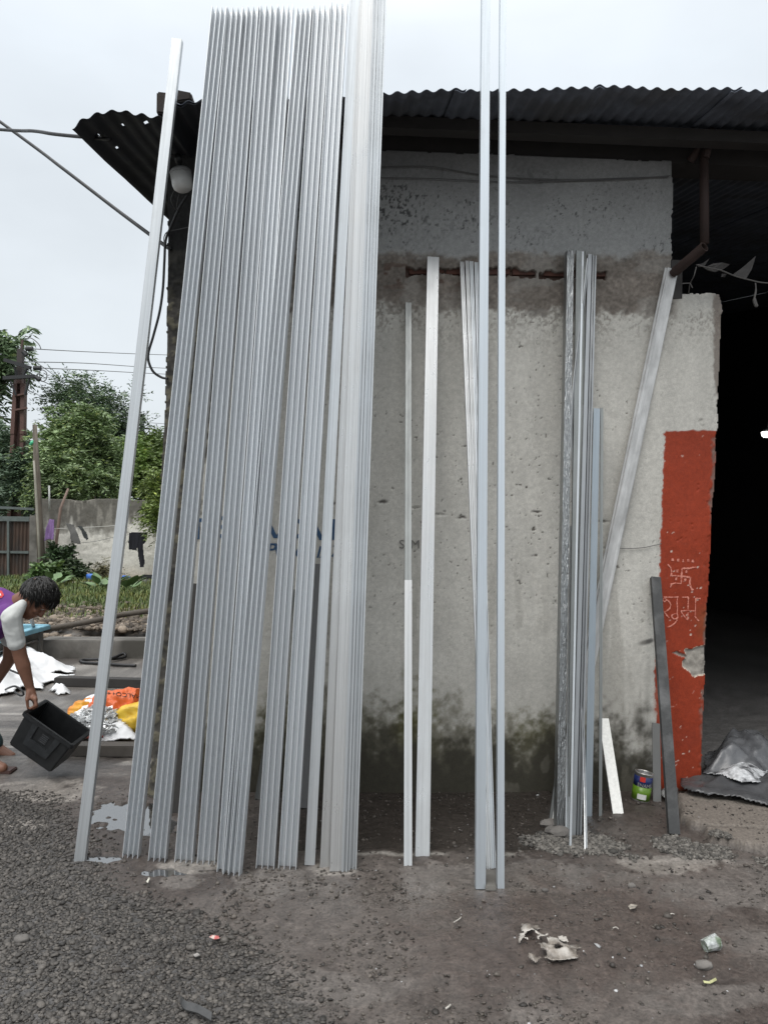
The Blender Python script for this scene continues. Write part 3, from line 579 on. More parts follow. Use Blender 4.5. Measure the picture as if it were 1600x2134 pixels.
mb = MB(); R0 = L0+WT*8.7; mb.hexa([R0+UP*-.1, R0+WT*.2+UP*-.1, R0+WT*.2+dS+UP*-.1, R0+dS+UP*-.1, R0+UP*4.07, R0+WT*.2+UP*4.07, R0+WT*.2+dS+UP*6.47, R0+dS+UP*6.47]); mb.build('far_side_wall', INSIDE, bld)
mb = MB(); q = W0+WT*5.0; q.z = 0; mb.box(q+WT*.9+WB*.115+UP*1.9, .9, .113, 2.0, (WT, WB, UP)); mb.build('jamb_wall', CONC, bld)
mb = MB(); mb.tube([W(1486, 262, .12), W(1476, 300, .12), W(1468, 330, .12)], .024, 10); mb.build('pipe_strut', RUST, bld)
mb = MB(); mb.tube([W(1466, 300, .10), W(1467, 508, .12)], .027, 12); mb.build('pipe_post', RUST, bld, True)
def hollow_pipe(a, b_, ro, name, material, parent):
    a = Vector(a); b_ = Vector(b_); z = (b_-a).normalized(); x = z.cross(UP).normalized(); y = x.cross(z); L_ = (b_-a).length
    mb = MB(); mb.lathe(a, [(ro*.85, 0.0), (ro, 0), (ro, L_), (ro*.86, L_), (ro*.84, L_-.25)], (x, y, z), 20); return mb.build(name, material, parent, False)
hollow_pipe(W(1406, 566, .05), W(1467, 514, .24), .030, 'pipe_arm', RUST, bld)
hollow_pipe(W(1462, 300, .1), W(1495, 253, .18), .030, 'pipe_collar', RUST, bld)
mb = MB(); mb.box(W(1405, 585, -.03), .035, .03, .12, (WT, WB, UP)); mb.build('wall_bracket', WOODD, bld)

# ================================================================== leaning aluminium lengths
def extrude(name, sec, B, T, outw, twist, material, bow=.0, segs=10, parent=None):
    """closed section [(u,v)] swept from B to T; u runs across, v towards the viewer; the bar bows back under its own weight"""
    B = Vector(B); T = Vector(T); ax = (T-B); L_ = ax.length; ax.normalize()
    v = (outw - ax*outw.dot(ax)).normalized(); u = ax.cross(v) ; u = -u if u.dot(WT) < 0 else u
    q = Matrix.Rotation(twist, 3, ax); u = q @ u; v = q @ v
    n = len(sec); V = []
    for i in range(segs+1):
        t = i/segs; V += [(a, b_ - bow*4*t*(1-t), L_*t) for a, b_ in sec]
    me = bpy.data.meshes.new(name); fs = [(i*n+k, i*n+(k+1) % n, (i+1)*n+(k+1) % n, (i+1)*n+k) for i in range(segs) for k in range(n)]
    fs += [tuple(range(n))[::-1], tuple(range(segs*n, segs*n+n))]
    me.from_pydata(V, [], fs); bm = bmesh.new(); bm.from_mesh(me); bmesh.ops.recalc_face_normals(bm, faces=bm.faces)
    bmesh.ops.triangulate(bm, faces=[f for f in bm.faces if len(f.verts) > 4]); bm.to_mesh(me); bm.free()
    me.materials.append(material)
    Mx = Matrix(((u.x, v.x, ax.x, B.x), (u.y, v.y, ax.y, B.y), (u.z, v.z, ax.z, B.z), (0, 0, 0, 1)))
    return link(bpy.data.objects.new(name, me), parent, Mx)
def eave_top(px, py, B, lift=.0):
    """where the sight line meets the inclined plane that runs from the foot B over the roof's edge"""
    ey = EV(px, 200).y - .075 - lift; k = (ey-B.y)/(3.88-B.z); n = Vector((0, 1, -k)).normalized(); return plane(px, py, B, n)
def comb_section(w_, nr=4, d=.040, t=.0022, rt=.0030):
    p = [(-w_/2, -t), (w_/2, -t)]; xs = [-w_/2+rt/2+(w_-rt)*i/(nr-1) for i in range(nr)]
    for x in xs[::-1]:
        p += [(x+rt/2, 0), (x+rt/2, d), (x-rt/2, d), (x-rt/2, 0)]
    out = []
    for q in p:
        if not out or (abs(out[-1][0]-q[0]) > 1e-7 or abs(out[-1][1]-q[1]) > 1e-7): out.append(q)
    return out
def box_section(w_, d, grooves=(), gd=.003, gw=.003):
    """hollow-looking closed bar with small running grooves in its front face"""
    p = [(-w_/2, -d), (w_/2, -d), (w_/2, 0)]
    for g in sorted(grooves, reverse=True):
        x = g*w_; p += [(x+gw/2, 0), (x+gw/2, -gd), (x-gw/2, -gd), (x-gw/2, 0)]
    return p + [(-w_/2, 0)]
def channel_section(w_, d, t=.002): return [(-w_/2, -t), (w_/2, -t), (w_/2, d), (w_/2-t, d), (w_/2-t, 0), (-w_/2+t, 0), (-w_/2+t, d), (-w_/2, d)]
def steps_section(prof): # [(u0,u1,v)] front levels left->right, back at -.02
    p = [(prof[0][0], -.02), (prof[-1][1], -.02)]
    for u0, u1, v in prof[::-1]: p += [(u1, v), (u0, v)]
    return p
def width_of(l, r, B): return abs(r-l)/F*((B-CAM).dot(_f))
OUT = WN
def lean(name, bl, br, by, tl, tr, ty, sec, material, label, cat, group, rest='eave', twist=0, bow=.012, off=.02, gz_=0.0, d=.0):
    B = G((bl+br)/2, by, gz_); T = eave_top((tl+tr)/2, ty, B, d) if rest == 'eave' else W((tl+tr)/2, ty, off)
    w_ = width_of(bl, br, B); s = sec(w_)
    o = extrude(name, s, B, T, OUT, twist, material, bow); return tag(o, label, cat, group)
GC = 'ribbed aluminium profiles leaning on the roof edge'
combs = [
 (257, 291, 1782, 443, 475, 25, 'ribbed aluminium profile with its foot beside the puddle, leftmost of the ribbed row'),
 (310, 347, 1789, 476, 507, 26, 'ribbed aluminium profile second from the left, its right flank beside the black plank'),
 (365, 403, 1792, 509, 538, 24, 'ribbed aluminium profile third from the left, just right of the black plank'),
 (411, 450, 1795, 546, 577, 22, 'ribbed aluminium profile fourth from the left, left of the overlapping pair'),
 (452, 488, 1812, 580, 611, 22, 'ribbed aluminium profile half hidden behind the most tilted one at its foot'),
 (466, 503, 1818, 621, 652, 27, 'most tilted ribbed aluminium profile, its foot nearest the viewer of the ribbed row'),
 (532, 571, 1804, 654, 686, 21, 'ribbed aluminium profile seventh from the left, right of the wide gap over pale wall'),
 (578, 616, 1805, 690, 722, 14, 'ribbed aluminium profile at the right end of the ribbed row')]
for i, (bl, br, by, tl, tr, ty, lb) in enumerate(combs):
    lean('ribbed_profile', bl+4.5, br+2.5, by, tl+3.5, tr+1, ty, lambda w_: comb_section(w_*1.02), A_COMB, lb, 'aluminium profile', GC, twist=R((-6, -5, -7, -7, -6, -13, -4, -4)[i]), bow=.010+random.uniform(-.004, .004), d=.0 if i != 4 else -.03)
GB = 'tall aluminium lengths leaning on the roof edge'
lean('box_profile', 635, 656, 1803, 733, 750, -30, lambda w_: box_section(w_, .03, (-.33,)), A_MILL, 'narrow grey aluminium box length just left of the wide bright bundle', 'aluminium profile', GB, twist=R(4))
lean('box_profile', 667, 686, 1808, 750, 764, -30, lambda w_: box_section(w_, .03, (-.3, .4)), A_BRIGHT, 'pale aluminium box length at the left of the bright bundle', 'aluminium profile', GB, twist=R(3))
lean('flat_profile', 687, 712, 1816, 757, 778, -30, lambda w_: box_section(w_, .022, (.1, .34)), A_BRIGHT, 'widest bright aluminium length in the bright bundle, with two fine grooves', 'aluminium profile', GB, twist=R(3), d=.012)
lean('stepped_profile', 711, 729, 1817, 776, 794, -30, lambda w_: steps_section([(-w_/2, -w_*.22, 0), (-w_*.22, -w_*.02, -.012), (-w_*.02, w_*.2, .002), (w_*.2, w_*.34, -.014), (w_*.34, w_/2, 0)]), A_MILL, 'stepped grey aluminium length with deep dark grooves in the bright bundle', 'aluminium profile', GB, twist=R(4))
lean('stepped_profile', 729, 743, 1812, 793, 807, -30, lambda w_: steps_section([(-w_/2, -w_*.1, -.012), (-w_*.1, w_*.1, -.002), (w_*.1, w_*.25, -.014), (w_*.25, w_/2, 0)]), A_MILL, 'narrow grooved aluminium length at the right edge of the bright bundle', 'aluminium profile', GB, twist=R(4), d=-.01)
lean('flat_bar', 154, 176, 1797, 361, 377, 80, lambda w_: box_section(w_, .034), A_MILL, 'lone pale aluminium flat bar tilted at the far left, beside the puddle', 'aluminium bar', None, twist=R(-1), bow=.02)
lean('square_tube', 991, 1012, 1853, 1005, 1021, -40, lambda w_: box_section(w_, .03), A_GREY, 'tall blue-grey square tube, left of the pair standing nearest the viewer', 'aluminium tube', 'pair of tall square tubes at the front', twist=R(2))
lean('square_tube', 1036, 1051, 1852, 1043, 1054, -40, lambda w_: box_section(w_, .025), A_GREY, 'tall blue-grey square tube, slimmer right one of the pair nearest the viewer', 'aluminium tube', 'pair of tall square tubes at the front', twist=R(3))
# single lengths against the wall
B = G(850, 1805); T = W(851, 630, .02); mid = B.lerp(T, .445); w_ = width_of(841, 858, B)
t = thing('double_channel', 'slim two-ridged aluminium strip, bright below and dull above, left of the wide white bar', 'aluminium profile', B)
sec = steps_section([(-w_/2, -w_*.06, 0), (-w_*.06, w_*.06, -.006), (w_*.06, w_/2, 0)])
sec2 = steps_section([(-w_*.46, -w_*.06, -.001), (-w_*.06, w_*.06, -.006), (w_*.06, w_*.46, -.001)])
extrude('bright_length', sec, B, mid, OUT, R(-4), A_BRIGHT, 0, parent=t)['label'] = 'bright lower length'
extrude('dull_length', sec2, mid, T, OUT, R(3), A_DULL, 0, parent=t)['label'] = 'dull upper length'
lean('wide_flat_bar', 865, 895, 1785, 891, 914, 535, lambda w_: box_section(w_, .02, (-.1, .08, .3), .0015), A_BRIGHT, 'wide bright white aluminium bar with fine running lines, alone in front of the pale wall', 'aluminium bar', None, 'wall', R(0), .008)
GS = 'slim grooved strips fanned behind the tall square tubes'
fan = [(1011, 1018, 957, 968, 545, 'leftmost bright strip of the fan behind the tall square tubes'), (1017, 1023, 968, 978, 543, 'second bright strip of the fan behind the tall square tubes'), (1021, 1027, 977, 987, 544, 'third strip of the fan, part hidden by the left tall tube'), (1025, 1031, 986, 998, 546, 'rightmost strip of the fan, part hidden by the left tall tube')]
for k, (bl, br, tl, tr, ty, lb) in enumerate(fan):
    lean('grooved_strip', bl, br, 1812-k, tl, tr, ty, lambda w_: steps_section([(-w_*.75, -w_*.35, 0), (-w_*.35, -w_*.1, -.008), (-w_*.1, w_*.25, .0), (w_*.25, w_*.45, -.008), (w_*.45, w_*.75, 0)]), A_BRIGHT if k < 2 else A_MILL, lb, 'aluminium strip', GS, 'wall', R(3), .006, off=.02+.012*k)
# behind the ribbed row
lean('short_profile', 531, 546, 1666, 604, 617, 1228, lambda w_: channel_section(w_, .015), A_DULL, 'short dull channel standing behind the seventh ribbed profile', 'aluminium profile', None, 'wall')
lean('black_plank', 357, 377, 1694, 402, 415, 1216, lambda w_: box_section(w_, .03), WOODD, 'black plank standing between the second and third ribbed profiles', 'plank', None, 'wall', R(0), 0)
lean('grey_board', 626, 645, 1684, 654, 670, 1175, lambda w_: box_section(w_, .015), mat('grey_laminate', (.12, .12, .12), .6, 0, .1, 4, .05), 'plain grey board standing behind the right end of the ribbed row', 'board', None, 'wall', R(0), 0)
# right-hand cluster
FILM = mat_alu('film_wrapped_aluminium', (.42, .43, .43), .34, .12, .05, .0)
tf = FILM.node_tree; N = tf.nodes.new; tcn = N('ShaderNodeTexCoord'); mpn = N('ShaderNodeMapping'); mpn.inputs['Scale'].default_value = (2.6, 1, .34); mpn.inputs['Rotation'].default_value = (0, R(38), 0); tf.links.new(tcn.outputs['Object'], mpn.inputs[0])
nz = N('ShaderNodeTexNoise'); nz.inputs['Scale'].default_value = 42; nz.inputs['Detail'].default_value = 6; nz.inputs['Distortion'].default_value = 1.2; tf.links.new(mpn.outputs[0], nz.inputs[0])
bp = N('ShaderNodeBump'); bp.inputs['Strength'].default_value = .9; bp.inputs['Distance'].default_value = .016; tf.links.new(nz.outputs[0], bp.inputs['Height']); tf.links.new(bp.outputs[0], tf.nodes['Principled BSDF'].inputs['Normal'])
GR = 'aluminium lengths clustered at the right of the wall'
lean('film_wrapped_profile', 1158, 1176, 1733, 1182, 1195, 521, lambda w_: box_section(w_*.92, .05), FILM, 'dark aluminium length wrapped in crinkled clear film, left edge of the right cluster', 'aluminium profile', GR, 'wall', R(3), .0, off=.09)
lean('wide_channel', 1180, 1203, 1737, 1199, 1219, 523, lambda w_: channel_section(w_, .012), A_DULL, 'dull wide channel just right of the film-wrapped length', 'aluminium profile', GR, 'wall', R(2), .0, off=.05)
lean('flat_bar', 1177, 1185, 1739, 1187, 1194, 1096, lambda w_: box_section(w_, .006), A_MILL, 'short pale flat strip in front of the dull wide channel, its top at half height', 'aluminium bar', GR, 'wall', 0, 0, off=.26)
lean('ribbed_strip', 1190, 1213, 1743, 1222, 1247, 530, lambda w_: steps_section([(-w_/2, -w_*.12, 0), (-w_*.12, -w_*.02, -.012), (-w_*.02, w_*.02, .004), (w_*.02, w_*.26, -.012), (w_*.26, w_*.30, .004), (w_*.30, w_/2, -.010)]), A_MID, 'wide grey length with two fine bright ridges in the right cluster', 'aluminium profile', GR, 'wall', R(3), .0, off=.06)
lean('sheet_strip', 1219, 1232, 1702, 1235, 1251, 851, lambda w_: box_section(w_*1.15, .004), mat_alu('blue_grey_sheet', (.36, .40, .43), .4, .06), 'flat blue-grey sheet strip right of the ridged length', 'metal strip', GR, 'wall', 0, 0, off=.03)
lean('slim_rod', 1247, 1254, 1701, 1251, 1256, 850, lambda w_: box_section(w_*.9, .006, (0,), .002, .0015), A_DULL, 'slim dull rod at the right edge of the cluster, left of the short white bar', 'aluminium rod', GR, 'wall', 0, 0, off=.02)
lean('slim_rod', 1186, 1190, 1766, 1212, 1216, 524, lambda w_: box_section(w_*1.1, .006), A_MILL, 'thin bright rod running down the middle of the right cluster', 'aluminium rod', GR, 'wall', 0, 0, off=.10)
pts = [(1225, 538, .16), (1216, 620, .17), (1204, 720, .19), (1194, 820, .22), (1192, 920, .25), (1196, 1050, .30), (1204, 1250, .40), (1212, 1450, .52), (1218, 1640, .66)]
pp = [W(*p) for p in pts]+[G(1220, 1772)]; mb = MB()
from mathutils import geometry as _geo
def catmull(pts, n=8):
    P_ = [pts[0]]+list(pts)+[pts[-1]]; out = []
    for i in range(1, len(P_)-2):
        for k in range(n):
            t_ = k/n; a, b_, c, d = P_[i-1], P_[i], P_[i+1], P_[i+2]
            out.append(.5*((2*b_)+(c-a)*t_+(2*a-5*b_+4*c-d)*t_*t_+(3*b_-a-3*c+d)*t_**3))
    out.append(pts[-1]); return out
pp = catmull([Vector(p) for p in pp], 6); vs = []; rr = .0075
for p in pp: vs += [p-WT*rr, p-WT*rr*.2+WN*.001, p+WN*.006, p+WT*rr*.2+WN*.001, p+WT*rr, p-WN*.004]
fs = [(i*6+k, i*6+(k+1) % 6, (i+1)*6+(k+1) % 6, (i+1)*6+k) for i in range(len(pp)-1) for k in range(6)]+[tuple(range(6)), tuple(range(len(vs)-6, len(vs)))[::-1]]
mb.add(vs, fs); tag(mb.build('glazing_bead', A_MID), 'thin bowed glazing strip bending across the right cluster', 'aluminium strip', GR)
lean('tilted_channel', 1158, 1180, 1662, 1388, 1414, 560, lambda w_: steps_section([(-w_*.70, -w_*.52, -.012), (-w_*.52, w_*.54, 0), (w_*.54, w_*.70, -.014)]), A_WORN, 'worn white aluminium channel leaning far to the right above the red jamb', 'aluminium profile', None, 'wall', R(4), 0, off=.03)
lean('short_bar', 1277, 1299, 1697, 1250, 1265, 1497, lambda w_: box_section(w_, .016), A_WHITE, 'short worn white bar leaning left of the paint tin', 'aluminium bar', None, 'wall', R(-6), 0, off=.02)
lean('grey_strip', 1360, 1377, 1671, 1358, 1375, 1507, lambda w_: box_section(w_, .004), mat('grey_primer', (.125, .125, .12), .6, 0, .1, 6, .05), 'short flat grey strip standing right of the paint tin', 'metal strip', None, 'wall', 0, 0, off=.015)
lean('timber_batten', 1394, 1417, 1738, 1357, 1376, 1202, lambda w_: box_section(w_, .03), mat('painted_black_batten', (.035, .036, .036), .6, 0, .4, 14, .5, hue=(.10, .10, .10)), 'old black painted batten leaning across the red jamb', 'batten', None, 'wall', R(-5), 0, off=.03, gz_=.01)
lean('grey_offcut', 1141, 1150, 1722, 1158, 1164, 1612, lambda w_: box_section(w_*.8, .01), A_DULL, 'short grey offcut tilted behind the film-wrapped length', 'metal offcut', None, 'wall', 0, 0, off=.42)
a = [G(1148, 1722), G(1160, 1722), W(1163, 1640, .45), W(1160, 1640, .45)]
mb = MB(); mb.prism(a, WB*.004); tag(mb.build('white_scrap_panel', A_WHITE), 'small white panel scrap tucked beside the film-wrapped length', 'metal offcut')
for (x, y, r_, lb) in ((1152, 1738, .040, 'pale grey rubble stone left of the film-wrapped length'), (1166, 1742, .046, 'dark rounded stone at the foot of the film-wrapped length'), (1142, 1722, .038, 'flat dark stone behind the pale stone at the cluster foot')):
    c = G(x, y); mb = MB(); mb.ball(c+UP*r_*.45, r_, 9, 6, sc=(1.25, .9, .62))
    mb.v = [tuple(Vector(v)+Vector((RNG.uniform(-1, 1), RNG.uniform(-1, 1), RNG.uniform(-1, 1)))*r_*.16) for v in mb.v]; tag(mb.build('stone', STONE), lb, 'stone', 'stones at the foot of the right cluster')

mb = MB(); mb.hexa([G(1011, 1858), G(1036, 1858), G(1034, 1818), G(1012, 1818)]+[p+UP*.018 for p in (G(1011, 1856), G(1035, 1857), G(1033, 1820), G(1013, 1819))]); mb.v = [tuple(Vector(v)+Vector((RNG.uniform(-.004, .004), RNG.uniform(-.008, .008), RNG.uniform(-.003, .003)))) for v in mb.v]; tag(mb.build('cement_lump', CONC, bev=.004), 'small flat cement lump between the feet of the two tall square tubes', 'lump')
# ---- paint tin
c = G(1333, 1668, .0); ax = (WT, WN, UP); h = .165; r_ = .052
tilt = Matrix.Rotation(R(-8), 3, WN); X, Y, Z = [tilt @ a for a in ax]
t = thing('paint_tin', 'open paint tin with a blue and green label beside the grey strip', 'paint tin', c)
TIN = mat('tin_plate', (.45, .44, .42), .35, .8, .3, 30, .1, hue=(.22, .19, .16)); TBLUE = mat('tin_label_blue', (.012, .022, .10), .35, 0, .1, 20, 0); TGREEN = mat('tin_label_green', (.10, .20, .012), .35, 0, .25, 20, 0); TWHITE = mat('tin_label_white', (.6, .6, .58), .4, 0, .1, 20, 0); TRED = mat('tin_label_red', (.50, .03, .02), .4, 0, .1, 20, 0); TINSIDE = mat('dried_white_paint', (.5, .47, .43), .5, 0, .2, 30, .3)
mb = MB(); mb.lathe(c, [(r_*.94, 0), (r_, .004), (r_, h-.004), (r_*1.03, h-.002), (r_*1.03, h+.004), (r_*.86, h+.004), (r_*.85, h-.002), (r_*.85, h-.05), (.001, h-.05)], (X, Y, Z), 28); mb.build('can_body', TIN, t, True)
mb = MB(); mb.lathe(c, [(r_*1.005, .012), (r_*1.012, .012), (r_*1.012, h*.54), (r_*1.005, h*.54)], (X, Y, Z), 28); mb.build('green_label_band', TGREEN, t, True)
mb = MB(); mb.lathe(c, [(r_*1.005, h*.545), (r_*1.012, h*.545), (r_*1.012, h*.90), (r_*1.005, h*.90)], (X, Y, Z), 28); lab = mb.build('blue_label_band', TBLUE, t, True)
mb = MB(); mb.lathe(c, [(r_*.845, h-.049), (.001, h-.047)], (X, Y, Z), 20); mb.build('dried_paint', TINSIDE, t, True)
def on_tin(ang, z0_, z1_, a2, rr=1.02):
    vs = []; n = 6
    for i in range(n+1):
        th = ang+(a2-ang)*i/n; d_ = X*math.sin(th)+Y*math.cos(th); vs += [c+d_*r_*rr+Z*z0_, c+d_*r_*rr+Z*z1_, c+d_*r_*1.008+Z*z0_, c+d_*r_*1.008+Z*z1_]
    return MB().add(vs, [(4*i, 4*i+4, 4*i+5, 4*i+1) for i in range(n)] + [(4*i+1, 4*i+5, 4*i+7, 4*i+3) for i in range(n)])
on_tin(-.75, h*.73, h*.90, -.15).build('red_label_patch', TRED, t); on_tin(-.8, .02, h*.30, .2).build('white_label_patch', TWHITE, t)
tm = text_mesh('tin_lettering', 'ENAMEL', 1333, 1641, 7.6, TWHITE, t, lambda x, y: c+Z*(h*.57+ (1640-y)*.0026)+Y*r_*1.03, X, Z, sxk=.95)
for v in tm.data.vertices:
    wv_ = WM[tm.name] @ v.co; rel = wv_-c; u_ = rel.dot(X); zz = rel.dot(Z); th = u_/r_; p = c+Z*zz+(X*math.sin(th)+Y*math.cos(th))*r_*1.022; v.co = WM[tm.name].inverted() @ p

# ---- crumpled things
def heap(name, poly_px, hfun, material, z0_=0.0, step=.02, parent=None, label=None, cat=None, kind=None, thick=.012, seed=1, group=None, jag=.03, holes=0):
    pw = [G(x, y, z0_) for x, y in poly_px]; PW = [(p.x, p.y) for p in pw]
    xs = np.arange(min(p[0] for p in PW), max(p[0] for p in PW)+step, step); ys = np.arange(min(p[1] for p in PW), max(p[1] for p in PW)+step, step)
    X_, Y_ = np.meshgrid(xs, ys); x, y = X_.ravel(), Y_.ravel()
    jx_ = x+(fbm(x*6, y*6, seed, 3)-.5)*jag*2; jy_ = y+(fbm(x*6, y*6, seed+5, 3)-.5)*jag*2
    ins_ = inpoly(jx_, jy_, PW)
    if holes: ins_ &= fbm(x*24, y*24, seed+9, 3) > holes
    d_ = seg_dist(x, y, PW+[PW[0]])
    z = z0_+ground_z(x, y)*0+hfun(x, y, np.where(ins_, d_, 0)); I_ = np.arange(len(x)).reshape(X_.shape); q = np.stack([I_[:-1, :-1], I_[:-1, 1:], I_[1:, 1:], I_[1:, :-1]], -1)
    ii = ins_.reshape(X_.shape); keep = ii[:-1, :-1] & ii[1:, :-1] & ii[:-1, 1:] & ii[1:, 1:]
    Q_ = q[keep].reshape(-1, 4); us = np.unique(Q_); rm = np.zeros(len(x), int); rm[us] = np.arange(len(us))
    o = mesh_np(name, np.stack([x, y, z], 1)[us], quads=rm[Q_], mat=material, parent=parent, smooth=True)
    s_ = o.modifiers.new('thickness', 'SOLIDIFY'); s_.thickness = thick; s_.offset = -1
    return tag(o, label, cat, group, kind)
def ridged(x, y, f, seed, o=4):
    return 1-np.abs(2*fbm(x*f, y*f, seed, o)-1)
DARKBAG = mat('dark_grey_plastic_sheet', (.070, .071, .074), .33, 0, .3, 12, .5, bscale=30, hue=(.075, .075, .075))
heap('plastic_tarp', [(1418, 1668), (1426, 1640), (1470, 1636), (1550, 1626), (1640, 1632), (1760, 1660), (1760, 1745), (1660, 1725), (1600, 1704), (1520, 1690), (1440, 1680)], lambda x, y, d: .05+.02*np.minimum(d/.05, 1)+.10*sstep(.1, .35, d)*ridged(x, y, 3.2, 301)**2+.03*ridged(x, y, 9, 302), DARKBAG, .0, .012, label='folded dark grey plastic sheet lying in the doorway by the red jamb', cat='plastic sheet', thick=.004, seed=300)
BAG = mat('charcoal_printed_bag', (.095, .097, .102), .28, 0, .35, 10, .5, bscale=30)
bag = heap('printed_bag', [(1462, 1648), (1478, 1600), (1500, 1592), (1560, 1600), (1620, 1615), (1660, 1640), (1600, 1662), (1540, 1655)], lambda x, y, d: .09+.16*sstep(0, .16, d)*(.45+.8*ridged(x, y, 2.8, 311)**2)+.02*ridged(x, y, 11, 312), BAG, .0, .012, label='crumpled charcoal plastic bag with pale print on top of the grey sheet', cat='plastic bag', thick=.004, seed=310)
PRINT = mat('white_print_on_plastic', (.55, .56, .57), .35, 0, .5, 45, .3, hue=(.08, .08, .085))
heap('printed_bag', [(1488, 1660), (1535, 1622), (1575, 1640), (1598, 1652), (1582, 1681), (1540, 1677)], lambda x, y, d: .125+.05*sstep(0, .10, d)*ridged(x, y, 4, 321)+.012*ridged(x, y, 14, 322), PRINT, .0, .01, label='white printed plastic bag panel lying on the dark sheet', cat='plastic bag', thick=.004, seed=320)
heap('crushed_tin', [(1373, 1664), (1380, 1652), (1395, 1648), (1414, 1654), (1412, 1668), (1396, 1676), (1380, 1672)], lambda x, y, d: .02+.045*sstep(0, .04, d)+.012*ridged(x, y, 18, 331), mat('crumpled_white_foil', (.62, .62, .62), .3, .4, .1, 30, .4), .0, .007, label='crushed white metal scrap behind the black batten', cat='scrap', thick=.003, seed=330, jag=.006)
FILMT = mat('dirty_clear_film', (.20, .175, .15), .25, 0, .7, 30, .6, bscale=60, hue=(.45, .42, .38))
heap('plastic_wrapper', [(1078, 1928), (1116, 1936), (1132, 1955), (1175, 1966), (1180, 1982), (1215, 1984), (1200, 2004), (1150, 2008), (1128, 2002), (1116, 2016), (1092, 2008), (1072, 1968)], lambda x, y, d: .008+.022*sstep(0, .04, d)*ridged(x, y, 14, 341)+.008*ridged(x, y, 40, 342), FILMT, .0, .006, label='torn dirty clear plastic film lying flat on the mud', cat='litter', thick=.0015, seed=340, jag=.03, holes=.43)
# crushed cup, wrappers, strip, stick
c = G(1480, 1982, .0); mb = MB(); Xc = Vector((.94, .3, .15)); Xc.normalize(); Zc = Xc.cross(UP).normalized(); Yc = Zc.cross(Xc)
mb.lathe(c+UP*.028-Xc*.03, [(.022, 0), (.027, .06), (.0255, .06), (.020, .004)], (Zc, Yc, Xc), 16); mb.v = [tuple(Vector(v)+Vector((RNG.uniform(-1, 1), RNG.uniform(-1, 1), RNG.uniform(-1, 1)))*.003) for v in mb.v]
tag(mb.build('crushed_cup', mat('clear_cup_plastic', (.42, .44, .43), .15, 0, .5, 60, .3, hue=(.12, .16, .10))), 'crushed clear plastic cup lying on the mud at right', 'cup')
def flake(name, pts, material, label, h=.012):
    pw = [G(x, y, .008+random.uniform(0, h)) for x, y in pts]; mb = MB(); mb.prism(pw, Vector((0, 0, .0015))); return tag(mb.build(name, material), label, 'litter')
flake('wrapper_scrap', [(1464, 2044), (1476, 2046), (1490, 2038), (1493, 2043), (1480, 2050), (1466, 2049)], mat('yellowish_paper', (.42, .42, .22), .6, 0, .3, 40, .1), 'small yellowish paper scrap below the crushed cup')
flake('wrapper_scrap', [(436, 1953), (443, 1949), (456, 1951), (458, 1956), (446, 1958)], mat('pink_wrapper', (.50, .13, .12), .5, 0, .6, 90, .1, hue=(.6, .5, .45)), 'small pink and white wrapper in the middle of the mud')
flake('wrapper_scrap', [(403, 1990), (412, 1986), (417, 1991), (407, 1995)], mat('grey_paper', (.3, .28, .26), .7, 0, .3, 40, .1), 'pale grey paper scrap left of the torn film')
flake('wrapper_scrap', [(305, 1838), (311, 1828), (313, 1831), (309, 1840)], mat('white_wrapper', (.6, .58, .5), .6, 0, .3, 40, .1), 'white wrapper scrap on pale concrete near the second ribbed profile')
flake('wrapper_scrap', [(1308, 1889), (1314, 1884), (1320, 1887), (1328, 1886), (1322, 1893), (1312, 1895)], mat('white_leaf_scrap', (.30, .27, .23), .6, 0, .7, 90, .1), 'small curled white scrap above the torn film, on the right mud')
mb = MB(); pts = catmull([G(375, 2085, .01), G(385, 2098, .015), G(412, 2106, .02), G(440, 2122, .02)], 6); vs = []
for k, p in enumerate(pts): vs += [p+Vector((0, .012, .012)), p+Vector((.004, -.012, .0)), p+Vector((.004, -.012, -.004)), p+Vector((0, .012, .008))]
mb.add(vs, [(i*4+k, i*4+(k+1) % 4, i*4+4+(k+1) % 4, i*4+4+k) for i in range(len(pts)-1) for k in range(4)]+[(0, 1, 2, 3), tuple(range(len(vs)-4, len(vs)))[::-1]])
tag(mb.build('metal_strip_offcut', mat('dark_strip', (.06, .06, .06), .4, .3, .3, 30, .1)), 'bent dark metal strip lying on the gravel in the foreground', 'metal strip')
for (x, y, s_, lb) in ((46, 1962, .028, 'pale rounded stone lying on the dark gravel at left'), (1315, 1848, .018, 'small pale stone on the dried mud at right'), (1466, 2017, .030, 'flat brown stone below the crushed cup'), (1135, 1857+0, .014, 'small stone at the rim of the pale mud patch')):
    c = G(x, y); mb = MB(); mb.ball(c+UP*s_*.3, s_, 10, 7, sc=(1.1, .8, .6)); mb.v = [tuple(Vector(v)+Vector((RNG.uniform(-1, 1), RNG.uniform(-1, 1), RNG.uniform(-1, 1)))*s_*.1) for v in mb.v]; tag(mb.build('stone', STONE, smooth=True), lb, 'stone')
def curl(name, pts, rad, material, label, cat='litter', n=6):
    mb = MB(); mb.tube(catmull([G(x, y, z) for x, y, z in pts], 5), rad, n); return tag(mb.build(name, material), label, cat)
PALEW = mat('pale_plastic_strip', (.5, .47, .42), .5, 0, .2, 30, 0)
curl('plastic_string', [(1390, 1908, .005), (1398, 1904, .01), (1404, 1905, .005)], .0025, PALEW, 'short pale strip on the mud left of the right edge')
curl('plastic_string', [(945, 1922, .004), (952, 1918, .012), (958, 1914, .01), (960, 1911, .004)], .002, PALEW, 'thin pale string curled on the mud below the tall tubes')
curl('plastic_string', [(1276, 1934, .004), (1283, 1932, .01), (1288, 1936, .004)], .002, PALEW, 'tiny pale ring of string above the torn film')
curl('plastic_string', [(928, 2102, .004), (934, 2098, .008), (938, 2094, .004)], .003, PALEW, 'short white strip lying near the bottom edge')

